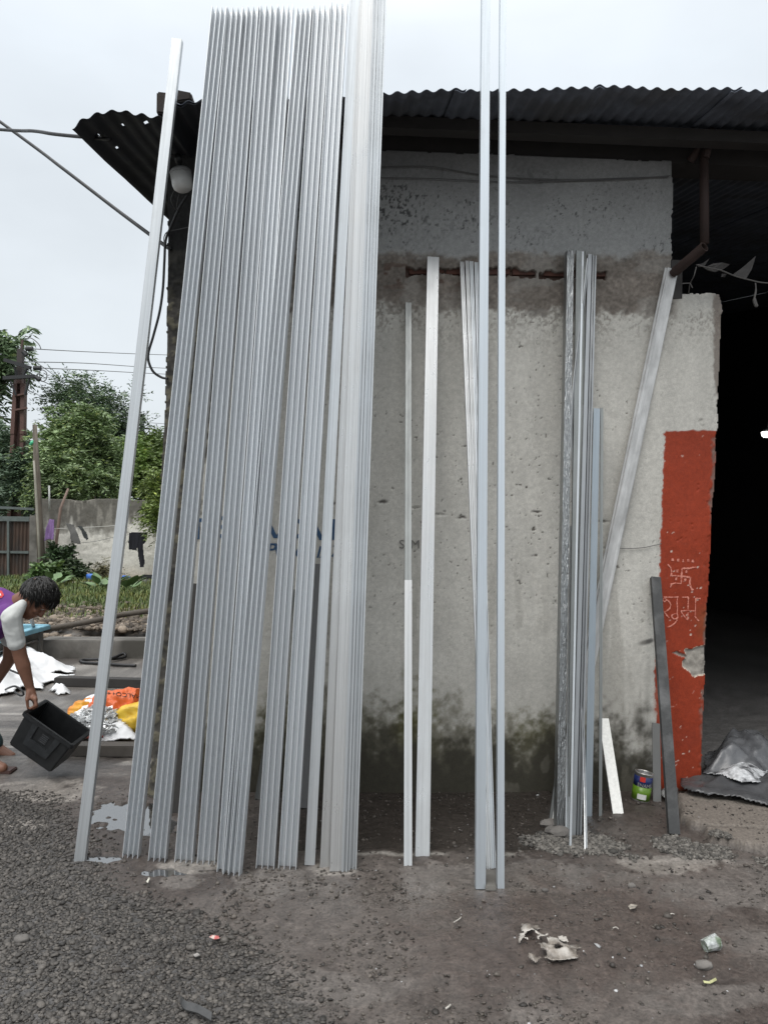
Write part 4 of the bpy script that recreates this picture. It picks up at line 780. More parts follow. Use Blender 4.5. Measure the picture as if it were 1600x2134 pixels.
# ---- bulb under the roof, cables, bunting, inner lamp
c = W(379, 374, .22); zt = Matrix.Rotation(R(10), 3, WN) @ UP; xt = WT; yt = zt.cross(xt).normalized(); xt = yt.cross(zt)
t = thing('bulb_lamp', 'big frosted bulb hanging unlit under the tin roof', 'lamp', c)
FROST = mat('frosted_bulb_plastic', (.62, .62, .60), .3, 0, .03, 10, 0); CAPM = mat('bulb_cap_plastic', (.25, .25, .25), .45, 0, .1, 20, 0)
mb = MB(); mb.lathe(c, [(.012, -.07), (.035, -.066), (.052, -.052), (.058, -.03), (.060, .03)], (xt, yt, zt), 24); mb.build('bulb_globe', FROST, t, True)
mb = MB(); mb.lathe(c, [(.060, .031), (.0605, .045), (.052, .056), (.03, .066), (.014, .07)], (xt, yt, zt), 24); mb.build('bulb_collar', CAPM, t, True)
mb = MB(); mb.lathe(c, [(.014, .071), (.014, .10), (.02, .10), (.02, .14), (.008, .15)], (xt, yt, zt), 14); mb.build('lamp_holder', BLACKP, t, True)
for dx in (-8, 4):
    mb = MB(); mb.tube(catmull([W(372+dx, 396, .2), W(366+dx*1.2, 415, .18), W(367+dx*.5, 432, .14), W(374, 446, .05)], 6), .0018, 6); mb.build('lamp_wire', WIRE, t)
def cable(name, pts, rad, label, material=CABLE, cat='cable', group=None, n=8):
    mb = MB(); mb.tube(catmull([Vector(p) for p in pts], 8), rad, n); return tag(mb.build(name, material, smooth=True), label, cat, group)
GCB = 'black cables along the roof and wall corner'
cable('overhead_cable', [P(-700, 225, 7.5), P(-250, 250, 6.0), P(0, 270, 5.0), P(70, 273, 4.6), P(110, 279, 4.4), P(158, 284, 4.25), W(230, 290, .5)], .0105, 'black cable running level from the left to the tip of the tin roof', group=GCB)
cable('overhead_cable', [P(-500, -110, 7.0), P(0, 253, 5.6), P(130, 350, 5.2), P(250, 442, 4.9), W(346, 513, -.02), W(352, 514, .02)], .0115, 'black cable sloping down from the upper left to the wall corner', group=GCB)
cable('hanging_cable', [W(392, 405, .16), W(376, 430, .12), W(358, 470, .06), W(346, 500, .03), W(343, 545, .02), W(340, 600, .02), W(333, 650, .02), W(320, 700, .01), W(309, 742, .0), W(318, 772, .0), W(336, 786, .0), W(350, 789, .03)], .0075, 'black cable looping down beside the blackened wall corner', group=GCB)
cable('hanging_cable', [W(400, 472, .03), W(372, 478, .03), W(350, 483, .03), W(343, 492, .02), W(342, 502, .02), W(345, 514, .02)], .003, 'thin cable looping round the wall corner under the bulb', WIRE)
cable('wall_cable', [W(780, 348, .02), W(870, 346, .02), W(920, 350, .02), W(1000, 364, .015), W(1100, 372, .015), W(1200, 374, .02), W(1300, 371, .015), W(1392, 368, .02)], .0035, 'upper thin cable sagging along the top of the wall', WIRE, group='thin cables along the top of the wall')
cable('wall_cable', [W(780, 370, .02), W(900, 372, .02), W(1060, 379, .015), W(1180, 377, .015), W(1300, 373, .02), W(1396, 366, .02)], .003, 'lower thin cable along the top of the wall', WIRE, group='thin cables along the top of the wall')
cable('loose_wire', [W(1262, 1141, .02), W(1300, 1143, .012), W(1340, 1141, .012), W(1378, 1133, .012)], .002, 'thin loose wire strung across the wall to the red jamb', WIRE, cat='wire')
# torn bunting
STRM = mat('dirty_string', (.10, .095, .09), .9, 0, .2, 40, 0); FLAGM = mat('faded_grey_paper', (.055, .052, .05), .9, 0, .3, 20, .2)
t = thing('torn_bunting', 'torn string of faded paper flags hanging across the dark doorway', 'bunting', W(1460, 556, .2))
mb = MB(); mb.tube(catmull([W(1452, 552, .2), W(1475, 558, .18), W(1500, 563, .14), W(1530, 575, .1), W(1560, 583, .1), W(1600, 590, .1), W(1720, 592, .1)], 6), .004, 6); mb.build('string', STRM, t)
def flag(pts, off):
    mb = MB(); p = [W(x, y, off+random.uniform(-.01, .02)) for x, y in pts]; mb.prism(p, WB*.002); mb.build('flag', FLAGM, t)
flag([(1465, 558), (1485, 549), (1505, 547), (1520, 551), (1508, 560), (1490, 567), (1476, 565)], .13); flag([(1526, 572), (1548, 556), (1574, 533), (1566, 560), (1554, 580)], .1); flag([(1448, 551), (1462, 549), (1478, 538), (1468, 553), (1456, 557)], .18); flag([(1503, 570), (1514, 570), (1510, 577), (1502, 577)], .1)
mb = MB(); mb.tube(catmull([W(1573, 590, .1), W(1574, 605, .1), W(1571, 625, .1), W(1576, 640, .1)], 5), [.004]*5+[.006]*5+[.011]*5+[.006], 6); mb.build('string_tassel', STRM, t)
mb = MB(); mb.tube(catmull([W(1450, 556, .2), W(1445, 575, .19), W(1437, 592, .12), W(1434, 612, .05)], 5), .003, 5); mb.tube([W(1421, 591, .15), W(1437, 590, .15), W(1442, 600, .15)], .003, 5); mb.build('string_end', STRM, t)
# lit lamp deep in the workshop
c = P(1600, 905, 11.0); t = thing('workshop_lamp', 'lit white bulb glowing deep in the dark workshop', 'lamp', c)
EM = bpy.data.materials.new('lit_bulb'); b = nodes(EM).nodes['Principled BSDF']; b.inputs['Emission Color'].default_value = (1, .98, .94, 1); b.inputs['Emission Strength'].default_value = 6
mb = MB(); mb.lathe(c, [(.01, -.045), (.06, -.040), (.085, -.02), (.095, .03)], (Vector((1, 0, 0)), Vector((0, 1, 0)), UP), 20); mb.build('bulb_globe', EM, t, True)
mb = MB(); mb.lathe(c, [(.09, .031), (.06, .07), (.02, .10), (.02, .18)], (Vector((1, 0, 0)), Vector((0, 1, 0)), UP), 16); mb.build('lamp_holder', CAPM, t, True)
mb = MB(); mb.tube([c+UP*.17, c+UP*4.0], .006, 6); mb.build('lamp_cord', WIRE, t)
# bricks weighing down the roof edge
for (x0_, x1_, y0_, y1_, lb) in ((327, 362, 192, 237, 'dark lump of masonry weighing down the roof edge, left one'), (360, 396, 188, 212, 'dark lump of masonry on the roof edge, right one')):
    mb = MB(); a = [W(x0_, y1_, EOFF-.08), W(x1_, y1_, EOFF-.08), W(x1_, y0_, EOFF-.08), W(x0_, y0_, EOFF-.08)]; a = [p+Vector((RNG.uniform(-.01, .01), 0, RNG.uniform(-.012, .012))) for p in a]; mb.hexa([*a, *[p+WB*.12 for p in a]])
    tag(mb.build('masonry_lump', mat('sooty_masonry', (.035, .028, .024), .9, 0, .4, 20, .6), bev=.008), lb, 'masonry', 'masonry lumps weighing down the roof edge')

# ================================================================== the yard at the left
def stack_box(name, a, b_, w_, h, material, label, cat):      # long squared beam between ground points a and b
    a = Vector(a); b_ = Vector(b_); t_ = (b_-a).normalized(); n_ = Vector((-t_.y, t_.x, 0)); mb = MB()
    mb.box((a+b_)/2+n_*w_/2+UP*h/2, (b_-a).length/2, w_/2, h/2, (t_, n_, UP)); return tag(mb.build(name, material, bev=.006), label, cat)
stack_box('steel_beam', G(60, 1577), G(330, 1579), .12, .075, mat('muddy_grey_beam', (.095, .085, .075), .75, .2, .3, 7, .3), 'grey beam lying in front of the white sack of offcuts', 'beam')
stack_box('steel_beam', G(112, 1431), G(345, 1437), .12, .085, WOODD, 'dark beam lying behind the orange sack, right of the white sheets', 'beam')
# concrete kerb and the blue-rimmed tank
K0 = G(80, 1372); K1 = G(560, 1374)
mb = MB(); tK = (K1-K0).normalized(); nK = Vector((-tK.y, tK.x, 0)); mb.box((K0+K1)/2+nK*.16+UP*.075, (K1-K0).length/2, .16, .135, (tK, nK, UP))
tag(mb.build('concrete_kerb', CONC, bev=.012), 'weathered concrete kerb holding back the rubble bank', 'kerb')
zt = .37; A = G(94, 1307, zt); Bk = G(30, 1306, zt); Cn = G(-8, 1335, zt); D = Cn+(Bk-A)
t = thing('water_tank', 'low concrete tank with a pale blue rim at the left edge behind the person', 'tank', Vector((A.x-.4, A.y-.4, 0)))
rimc = [A, Cn, D, Bk]; mb = MB()
for i in range(4):
    p, q = rimc[i], rimc[(i+1) % 4]; d_ = (q-p).normalized(); ctr = (A+Cn+D+Bk)/4; inn = (ctr-(p+q)/2); inn -= d_*inn.dot(d_); inn.normalize()
    mb.hexa([p+inn*.03-UP*zt, q+inn*.03-UP*zt, q+inn*.10-UP*zt, p+inn*.10-UP*zt, p+inn*.03-UP*.04, q+inn*.03-UP*.04, q+inn*.10-UP*.04, p+inn*.10-UP*.04])
mb.build('tank_wall', CONC, t)
mb = MB(); BLUER = mat('pale_blue_paint', (.20, .42, .52), .5, 0, .2, 9, .2)
for i in range(4):
    p, q = rimc[i], rimc[(i+1) % 4]; d_ = (q-p).normalized(); mb.bar(p-d_*.03, q+d_*.03, .11, .05+.002*i)
mb.build('tank_rim', BLUER, t, bev=.006)
mb = MB(); ctr = (A+Cn+D+Bk)/4; mb.prism([ctr+(p-ctr)*.93-UP*.12 for p in rimc], -UP*.02); mb.build('water_surface', WATER, t)
mb = MB(); mb.tube([G(66, 1318, .2)+Vector((0, .1, 0)), G(84, 1283, .62)+Vector((0, -.2, 0))], .02, 8); tag(mb.build('pipe_stub', mat('grey_pvc_pipe', (.30, .31, .31), .45, 0, .1, 10, 0)), 'grey pipe end sticking up from the blue-rimmed tank', 'pipe')
# long pipe over the rubble
mb = MB(); mb.tube(catmull([G(90, 1313, .33), G(140, 1304, .36), G(210, 1291, .42), G(262, 1280, .46), G(315, 1273, .50), G(420, 1262, .5)], 6), .034, 10); tag(mb.build('long_pipe', mat('mud_brown_pipe', (.075, .062, .048), .7, 0, .25, 8, .2), smooth=True), 'long brown pipe lying across the rubble bank', 'pipe')
mb = MB(); hp = catmull([G(284, 1387, .02), G(255, 1386, .02), G(215, 1383, .02), G(180, 1381, .02), G(168, 1378, .03), G(178, 1375, .03), G(210, 1374, .03), G(240, 1373, .03), G(258, 1370, .03), G(262, 1366, .05), G(258, 1362, .07), G(250, 1365, .06), G(232, 1372, .05), G(205, 1376, .04)], 6); mb.tube(hp, .017, 8); tag(mb.build('rubber_hose', CABLE, smooth=True), 'black rubber hose coiled on the wet concrete before the kerb', 'hose')
# rubble and grass on the bank
def bank_d(px, py, xs, ys): return np.clip((.25+fbm(xs*1.5, ys*1.5, 401, 3)), 0, 1)*(1-sstep(11.6, 13.2, ys))
xs_ = RNG.uniform(-7.2, -2.8, 17000); ys_ = RNG.uniform(9.65, 13.4, 17000); kp = RNG.uniform(0, 1, 17000) < bank_d(0, 0, xs_, ys_)
xyR = np.stack([xs_, ys_], 1)[kp]; VR, FR, cR = stones('g', xyR, RNG.gamma(2.2, .0085, len(xyR))+.010, None)
RUB = mat_v('rubble_stone', 30, .3, .4, .006)
tag(mesh_np('rubble', VR, quads=FR, mat=RUB, cols={'Col': np.clip(cR*np.array([[.16, .135, .11]])*np.repeat(RNG.uniform(.5, 1.5, len(xyR)), 12)[:, None], .01, .5), 'Rough': np.full(len(VR), .85)}), 'brown rubble and broken stones on the bank behind the kerb', None, None, 'stuff')
def blades(name, xy, hmin, hmax, wd_, material, label, seed=0):
    n = len(xy); h = RNG.uniform(hmin, hmax, n); a = RNG.uniform(0, 6.283, n); le = RNG.uniform(.1, .8, n)*h; z = ground_z(xy[:, 0], xy[:, 1]); w_ = wd_*RNG.uniform(.6, 1.4, n)
    dx, dy = np.cos(a), np.sin(a); X0, Y0 = xy[:, 0], xy[:, 1]
    p0 = np.stack([X0-dy*w_, Y0+dx*w_, z-.01], 1); p1 = np.stack([X0+dy*w_, Y0-dx*w_, z-.01], 1)
    p2 = np.stack([X0+dx*le*.4+dy*w_*.7, Y0+dy*le*.4-dx*w_*.7, z+h*.65], 1); p3 = np.stack([X0+dx*le*.4-dy*w_*.7, Y0+dy*le*.4+dx*w_*.7, z+h*.65], 1); p4 = np.stack([X0+dx*le, Y0+dy*le, z+h*.9], 1)
    V = np.stack([p0, p1, p2, p3, p4], 1).reshape(-1, 3); b_ = (np.arange(n)*5)[:, None]; T_ = np.vstack([b_+np.array([[0, 1, 2]]), b_+np.array([[0, 2, 3]]), b_+np.array([[3, 2, 4]])])
    c = np.repeat(RNG.uniform(.6, 1.5, n), 5)[:, None]*np.array([[.085, .125, .032]]); yel = np.repeat((RNG.uniform(0, 1, n) < .15+.5*(fbm(xy[:, 0]*1.3, xy[:, 1]*1.3, 421, 3) > .52)), 5); c[yel] = c[yel]*np.array([1.7, 1.25, 1.2])
    return tag(mesh_np(name, V, quads=T_, mat=material, cols={'Col': np.clip(c, 0, .5), 'Rough': np.full(len(V), .6)}), label, None, None, 'stuff')
GRS = mat_v('green_blades', 5, .2, 0, .001)
n_ = 42000; xs_ = RNG.uniform(-10, -3.0, n_); ys_ = RNG.uniform(10.8, 17.6, n_); kp = RNG.uniform(0, 1, n_) < sstep(10.6, 12.6, ys_+(fbm(xs_*.9, ys_*.9, 411, 3)-.5)*3)*(.25+fbm(xs_*2, ys_*2, 412, 3))
blades('grass', np.stack([xs_, ys_], 1)[kp], .03, .13, .008, GRS, 'bright rough grass on the bank below the boundary wall')
# ---- foliage
def sprigs(C, n, L_, leaf, per, droop, spread=None, wr=.32):
    """n compound leaves around points C(k,3): each a curved stalk with paired leaflets; returns verts, quads"""
    k = len(C); idx = RNG.integers(0, k, n); base = C[idx]
    a = RNG.uniform(0, 6.283, n); el = RNG.uniform(-.3, 1.1, n); D = np.stack([np.cos(a)*np.cos(el), np.sin(a)*np.cos(el), np.sin(el)], 1)
    Ls = L_*RNG.uniform(.6, 1.3, n); VV = []; 
    side = np.cross(D, np.array([[0, 0, 1.]])); side /= np.linalg.norm(side, axis=1, keepdims=True)+1e-9
    for j in range(per):
        t_ = (j//2+1)/(per/2+.5); pos = base + D*(Ls*t_)[:, None]; pos[:, 2] -= droop*Ls*t_*t_
        sg = 1 if j % 2 else -1; ld = side*sg*.8 + D*.55 + RNG.normal(0, .22, (n, 3)); ld[:, 2] -= droop*.7; ld /= np.linalg.norm(ld, axis=1, keepdims=True)
        nr = np.cross(ld, D+RNG.normal(0, .5, (n, 3))); nr /= np.linalg.norm(nr, axis=1, keepdims=True)+1e-9; wv_ = np.cross(nr, ld)
        l = (leaf*RNG.uniform(.7, 1.3, n)*(1.0-.35*t_))[:, None]
        VV.append(np.stack([pos, pos+ld*l*.45+wv_*l*wr*.5, pos+ld*l, pos+ld*l*.45-wv_*l*wr*.5], 1))
    V = np.concatenate(VV, 0).reshape(-1, 3); return V, np.arange(len(V)).reshape(-1, 4)
LEAF = mat_v('tree_leaf', 3, .2, 0, .001); BARK = mat('tree_bark', (.07, .055, .042), .9, 0, .3, 6, .6, stretch=(3, 3, .7))
def leafcols(V, per_leaf_color, var=.4):
    n = len(V)//4; cl = fbm(V[::4, 0]*1.1+V[::4, 1]*.7, V[::4, 2]*1.1, 431, 3); c = np.array(per_leaf_color)[None]*(RNG.uniform(1-var, 1+var, n)*(.45+1.35*cl))[:, None]
    br = RNG.uniform(0, 1, n) < .08; c[br] *= np.array([1.7, 1.5, 1.1]); return np.clip(np.repeat(c, 4, 0), .004, .4)
def tree(name, label, cat, base, lobes, ncl, nsp, L_, leaf, per, droop, color, group=None, trunk_r=.12, wr=.32, stems=True):
    """lobes: [(centre, rx, ry, rz)] of the crown; leaves sit on clusters spread through the lobes"""
    base = Vector(base); t = thing(name, label, cat, base, group); pts = []
    for (c, rx, ry, rz) in lobes:
        m = int(ncl*rx*rz/sum(l[1]*l[3] for l in lobes))+2; q = RNG.normal(0, 1, (m, 3)); q /= np.linalg.norm(q, axis=1, keepdims=True); q *= RNG.uniform(.35, 1.0, (m, 1))**.6; pts.append(np.array(c)[None]+q*np.array([[rx, ry, rz]]))
    C = np.concatenate(pts, 0); J = np.repeat(C, 6, 0)+RNG.normal(0, L_*.35, (len(C)*6, 3)); V, Q_ = sprigs(J, nsp, L_, leaf, per, droop, wr=wr)
    mesh_np('crown', V, quads=Q_, mat=LEAF, parent=t, cols={'Col': leafcols(V, color), 'Rough': np.full(len(V), .5)})
    mb = MB(); top = Vector(np.mean([l[0] for l in lobes], 0)); mb.tube([base-UP*.1, base.lerp(top, .4)+Vector((.1, 0, 0)), top], [trunk_r, trunk_r*.8, trunk_r*.4], 9)
    if stems:
        for k in RNG.choice(len(C), min(len(C), 14), replace=False):
            e_ = Vector(C[k]); s_ = base.lerp(top, RNG.uniform(.35, .9)); mb.tube([s_, s_.lerp(e_, .5)+UP*.15, e_], [trunk_r*.35, trunk_r*.22, trunk_r*.06], 6)
    mb.build('trunk', BARK, t); return t
def lobe(px, py, Y, rxp, ryp, rd=None): c = P(px, py, Y); k = Y/F; return (tuple(c), rxp*k, (rd or rxp*k*.8), ryp*k)
GT = 'trees beyond the boundary wall'
tree('broadleaf_tree', 'mid green tree with pinnate leaves rising directly behind the stained boundary wall', 'tree', P(140, 1190, 21), [lobe(140, 960, 21, 50, 75), lobe(190, 930, 21.5, 60, 70), lobe(185, 1000, 20.5, 75, 45), lobe(150, 900, 22, 40, 40), lobe(120, 1010, 21, 40, 40)], 75, 4200, .5, .17, 12, .55, (0.131, 0.188, 0.077), GT)
tree('feathery_tree', 'tall feathery tree with thin dark twigs against the sky, middle of the gap', 'tree', P(190, 1190, 27), [lobe(180, 850, 27, 70, 40), lobe(240, 870, 27, 45, 45), lobe(140, 845, 27, 38, 26), lobe(200, 930, 27, 90, 60), lobe(160, 815, 27, 22, 14)], 70, 1500, .75, .18, 12, .15, (0.075, 0.115, 0.060), GT, .16, .3)
tree('broadleaf_tree', 'tree with hanging long leaves at the left edge beside the power pole', 'tree', P(-60, 1190, 26), [lobe(-30, 740, 26, 55, 45), lobe(8, 715, 26, 38, 28), lobe(-25, 840, 26, 40, 40), lobe(-90, 780, 26, 80, 90), lobe(8, 775, 26, 26, 14)], 60, 1250, .55, .36, 8, .9, (0.094, 0.140, 0.069), GT, .2, .26)
tree('dense_tree', 'dark bluish dense tree low behind the rusty gate', 'tree', P(20, 1190, 23), [lobe(20, 985, 23, 70, 80), lobe(-40, 960, 23, 70, 90), lobe(60, 1010, 22, 40, 60)], 100, 3800, .5, .19, 10, .5, (0.077, 0.119, 0.073), GT, .15)
tree('dense_tree', 'fresh yellow-green tree at the right of the gap beside the workshop corner', 'tree', P(310, 1190, 24), [lobe(300, 975, 24, 60, 60), lobe(330, 940, 25, 40, 45), lobe(270, 1010, 23, 50, 40), lobe(360, 1000, 24, 50, 60)], 85, 3600, .45, .16, 10, .4, (.125, .185, .05), GT, .13)
tree('dense_tree', 'dark green tree filling in behind the fresh yellow-green one', 'tree', P(260, 1190, 29), [lobe(250, 960, 29, 70, 60), lobe(180, 1000, 29, 80, 50), lobe(90, 990, 29, 80, 60), lobe(330, 980, 30, 60, 60), lobe(20, 1010, 30, 90, 60)], 170, 4200, .7, .28, 10, .4, (0.062, 0.100, 0.053), GT, .15)
tree('creeper_bush', 'light green creeper hanging over the wall beside the workshop corner', 'bush', P(330, 1190, 18.0), [lobe(330, 1010, 18.0, 14, 40, .3), lobe(325, 1080, 18.0, 10, 50, .25), lobe(338, 1050, 17.8, 14, 60, .25)], 60, 900, .30, .13, 8, .7, (.13, .18, .045), None, .03)
# low plants at the wall's foot
for (px, py, Y, rx, rz, lb, leaf, colr) in ((125, 1180, 18.0, 15, 32, 'upright dark green shrub at the foot of the boundary wall, left of the blue bucket', .16, (.040, .075, .028)), (155, 1195, 17.8, 18, 14, 'low green shrub between the upright shrub and the blue bucket', .14, (.045, .078, .03)), (105, 1205, 17.0, 22, 14, 'leafy bush behind the head of the person', .2, (.075, .13, .04)), (220, 1196, 18.2, 14, 12, 'thin dry weed beside the blue bucket', .06, (.09, .085, .04))):
    b0 = P(px, 1218, Y); tree('shrub', lb, 'shrub', b0, [lobe(px, py, Y, rx, rz, .25)], 24, 420, .26, leaf, 8, .35, colr, 'shrubs along the boundary wall', .02, .42)
def broad_plant(px, py, Y, n, size, label):
    b0 = P(px, py, Y); t = thing('broadleaf_plant', label, 'plant', b0, 'broad-leaved plants on the bank')
    for k in range(n):
        a = random.uniform(0, 6.28); el = random.uniform(.2, .9); d = Vector((math.cos(a)*math.cos(el), math.sin(a)*math.cos(el), math.sin(el))); s_ = d.cross(UP).normalized(); o = b0+d*size*.7
        mb = MB(); up_ = s_.cross(d); pr = [(0, 0, 0), (.25, .3, .05), (.55, .36, .06), (.85, .2, 0), (1.05, 0, -.08), (.85, -.2, 0), (.55, -.36, .06), (.25, -.3, .05)]
        mb.add([o+d*size*x+s_*size*y+up_*size*z for x, y, z in pr]+[o+d*size*.5-up_*size*.03], [(8, i, (i+1) % 8) for i in range(8)]); mb.tube([b0, o], .006, 5)
        mb.build('leaf', BLEAF, t)
BLEAF = mat('broad_leaf', (.115, .19, .075), .5, 0, .25, 6, .1)
for q in ((213, 1232, 15.5, 9, .28, 'broad-leaved plant in front of the bench, left of the leaning flat bar'), (262, 1236, 15.3, 9, .30, 'broad-leaved plant just right of the leaning flat bar'), (112, 1222, 15.8, 8, .26, 'broad-leaved plant right above the hair of the person'), (238, 1215, 16.5, 6, .22, 'small broad-leaved plant close behind the leaning flat bar')): broad_plant(*q)
# boundary wall
YW = 19.0
a0 = P(82, 1214, YW); a1 = P(560, 1214, YW); zt0 = P(110, 1040, YW).z
nxs = np.linspace(a0.x, a1.x, 260); nzs = np.linspace(.1, zt0, 110); Xg, Zg = np.meshgrid(nxs, nzs); xg, zg = Xg.ravel(), Zg.ravel()
h_ = (zg-.1)/(zt0-.1); n1 = fbm(xg*1.4, zg*1.4, 501, 4); n2 = fbm(xg*6, zg*1.2, 502, 4); n3 = fbm(xg*9, zg*9, 503, 3)
c = np.tile(np.array([[.74, .715, .65]]), (len(xg), 1)); dk = sstep(.55, .80, h_+(n2-.5)*.5+(n1-.5)*.25); c = lerp(c, (.085, .078, .065), dk*.92); c = lerp(c, (.52, .44, .35), sstep(.35, .0, h_+(n1-.5)*.4)*.7); c = lerp(c, (.13, .12, .10), sstep(.55, .7, n3)*sstep(.25, .7, h_)*.6); c = lerp(c, (.35, .33, .29), sstep(.6, .72, n2)*dk*.5)
ztop = zg + np.where(h_ > .98, (fbm(xg*2, xg*0, 504, 3)-.5)*.10, 0)
V = np.stack([xg, YW+0*xg+(n3-.5)*.02, ztop], 1); Vb = V+np.array([[0, .22, 0]]); Ig = np.arange(len(xg)).reshape(Xg.shape); q = np.stack([Ig[:-1, :-1], Ig[:-1, 1:], Ig[1:, 1:], Ig[1:, :-1]], -1).reshape(-1, 4)
nv = len(V); edge = [(Ig[0, :], 0), (Ig[-1, :], 1), (Ig[:, 0], 1), (Ig[:, -1], 0)]; eq = []
for row, fl_ in edge:
    A_, B_ = row[:-1], row[1:]; eq.append(np.stack([A_, B_, B_+nv, A_+nv], -1) if fl_ else np.stack([B_, A_, A_+nv, B_+nv], -1))
bw = mesh_np('boundary_wall', np.vstack([V, Vb]), quads=np.vstack([q, q[:, ::-1]+nv]+eq), mat=mat_v('stained_boundary_plaster', 20, .2, .4, .01), cols={'Col': np.vstack([c, c]), 'Rough': np.full(2*nv, .9)})
tag(bw, 'pale boundary wall with black rain stains along its top', 'wall')
# gate
t = thing('rusty_gate', 'rusty brown corrugated sheet gate in a grey frame at the left edge', 'gate', P(20, 1214, YW-.2))
nc = 160; xa, xb2 = P(-160, 1100, YW-.2).x, P(64, 1100, YW-.2).x; ztg, zbg = P(20, 1086, YW-.2).z, P(20, 1214, YW-.2).z
xx = np.linspace(xa, xb2, nc*2); V = []
for z in (zbg, ztg):
    V += [(x, YW-.2+.018*math.sin(x/.09*2*math.pi), z) for x in xx]
n = len(xx); mb = MB(); mb.add(V, [(i, i+1, n+i+1, n+i) for i in range(n-1)]); gp = mb.build('gate_panel', mat('rusty_gate_sheet', (.085, .055, .042), .75, .1, .4, 5, .3, stretch=(3, 3, .6), hue=(.05, .042, .038)), t); gp.modifiers.new('thickness', 'SOLIDIFY').thickness = .004
GFR = mat('grey_gate_paint', (.11, .13, .125), .6, .1, .3, 9, .2)
for (y0_, y1_, lb) in ((1076, 1086, 'top'), (1148, 1153, 'mid'), (1206, 1212, 'low')):
    mb = MB(); z_a, z_b = P(20, y1_, YW-.26).z, P(20, y0_, YW-.26).z; mb.hexa([Vector((xa, YW-.27, z_a)), Vector((xb2, YW-.27, z_a)), Vector((xb2, YW-.22, z_a)), Vector((xa, YW-.22, z_a)), Vector((xa, YW-.27, z_b)), Vector((xb2, YW-.27, z_b)), Vector((xb2, YW-.22, z_b)), Vector((xa, YW-.22, z_b))]); mb.build('gate_rail', GFR, t)
mb = MB(); mb.bar(P(18, 1212, YW-.29), P(18, 1086, YW-.29), .05, .04, Vector((0, 1, 0))); mb.build('gate_stile', GFR, t)
mb = MB(); mb.bar(P(-120, 1051, YW-.1), P(72, 1061, YW-.1), .05, .06); tag(mb.build('overhead_bar', GFR), 'thin grey bar running above the rusty gate', 'bar')
def post(name, pts, rads, material, label, cat, n=9, grp=None):
    mb = MB(); mb.tube(pts, rads, n); return tag(mb.build(name, material, smooth=True), label, cat, grp)
mb = MB(); mb.bar(P(73, 1216, YW-.3), P(75, 1074, YW-.3), .21, .2, Vector((0, 1, 0))); tag(mb.build('gate_post', CONC, bev=.01), 'square concrete post at the right of the rusty gate', 'post')
post('timber_pole', [P(90, 1216, YW-.6), P(83, 1090, YW-.6), P(78, 990, YW-.6), P(73, 885, YW-.6)], [.095, .085, .075, .05], WOODP, 'tall crooked timber pole beside the concrete gate post', 'pole')
post('bamboo_pole', [P(86, 1216, YW-.9), P(80, 1100, YW-.9), P(74, 1000, YW-.9), P(71, 960, YW-.9)], [.028, .026, .025, .02], mat('pale_bamboo', (.32, .30, .25), .6, 0, .15, 9, .1), 'thin pale bamboo pole leaning on the timber pole', 'pole')
post('clothes_post', [P(100, 1216, YW-.5), P(101, 1150, YW-.5), P(103, 1120, YW-.5)], [.06, .06, .055], WOODP, 'short weathered post under the purple cloth', 'post')
post('branch_pole', [P(112, 1216, YW-.4), P(118, 1130, YW-.4), P(127, 1060, YW-.4), P(143, 1018, YW-.4)], [.04, .04, .035, .025], mat('pink_brown_branch', (.24, .17, .14), .8, 0, .2, 9, .3), 'bent pale branch propped against the boundary wall', 'pole')
post('white_conduit', [P(104, 1066, YW-.2), P(103, 1012, YW-.2)], [.022, .022], mat('white_conduit_plastic', (.5, .5, .48), .5, 0, .1, 9, 0), 'short white conduit above the purple cloth', 'pipe')
mb = MB(); c = P(68, 922, YW-.62); mb.tube([c-Vector((.05, 0, .06)), c+Vector((0, 0, .0)), c+Vector((.05, 0, .05))], [.03, .05, .02], 8); tag(mb.build('plastic_scrap', mat('bright_green_plastic', (.08, .52, .28), .4, 0, .1, 9, .1)), 'bright green plastic scrap tied to the timber pole', 'scrap')
# clothes line and washing
YC = YW-.55
mb = MB(); mb.tube(catmull([P(81, 1095, YC), P(96, 1101, YC), P(140, 1101, YC), P(200, 1098, YC), P(290, 1092, YC)], 6), .007, 6); tag(mb.build('clothes_line', mat('white_rope', (.55, .54, .5), .8, 0, .1, 20, 0)), 'white rope strung along the boundary wall for washing', 'clothes line')
mb = MB(); mb.tube(catmull([P(170, 1131, YC+.1), P(200, 1128, YC+.1), P(245, 1118, YC+.1), P(300, 1110, YC+.1)], 6), .006, 6); tag(mb.build('clothes_line', WIRE), 'second thin line sagging lower on the boundary wall', 'clothes line')
def cloth(name, outline_, Y, material, label, fold=.03, freq=9):
    poly = [(P(x, y, Y).x, P(x, y, Y).z) for x, y in outline_]; st_ = .013
    xs = np.arange(min(p[0] for p in poly)-st_, max(p[0] for p in poly)+st_, st_); zs = np.arange(min(p[1] for p in poly)-st_, max(p[1] for p in poly)+st_, st_); X_, Z_ = np.meshgrid(xs, zs); x, z = X_.ravel(), Z_.ravel()
    ii = inpoly(x+(fbm(x*9, z*9, 77, 2)-.5)*.02, z, poly).reshape(X_.shape); keep = ii[:-1, :-1] & ii[1:, :-1] & ii[:-1, 1:] & ii[1:, 1:]
    y = Y - fold*(ridged(x*1.0, z*.25, freq, 511, 3)) ; I_ = np.arange(len(x)).reshape(X_.shape); q = np.stack([I_[:-1, :-1], I_[:-1, 1:], I_[1:, 1:], I_[1:, :-1]], -1)[keep]; us = np.unique(q); rm = np.zeros(len(x), int); rm[us] = np.arange(len(us))
    o = mesh_np(name, np.stack([x, y, z], 1)[us], quads=rm[q], mat=material, smooth=True); s_ = o.modifiers.new('thickness', 'SOLIDIFY'); s_.thickness = .012; return tag(o, label, 'clothing', 'washing hung along the boundary wall')
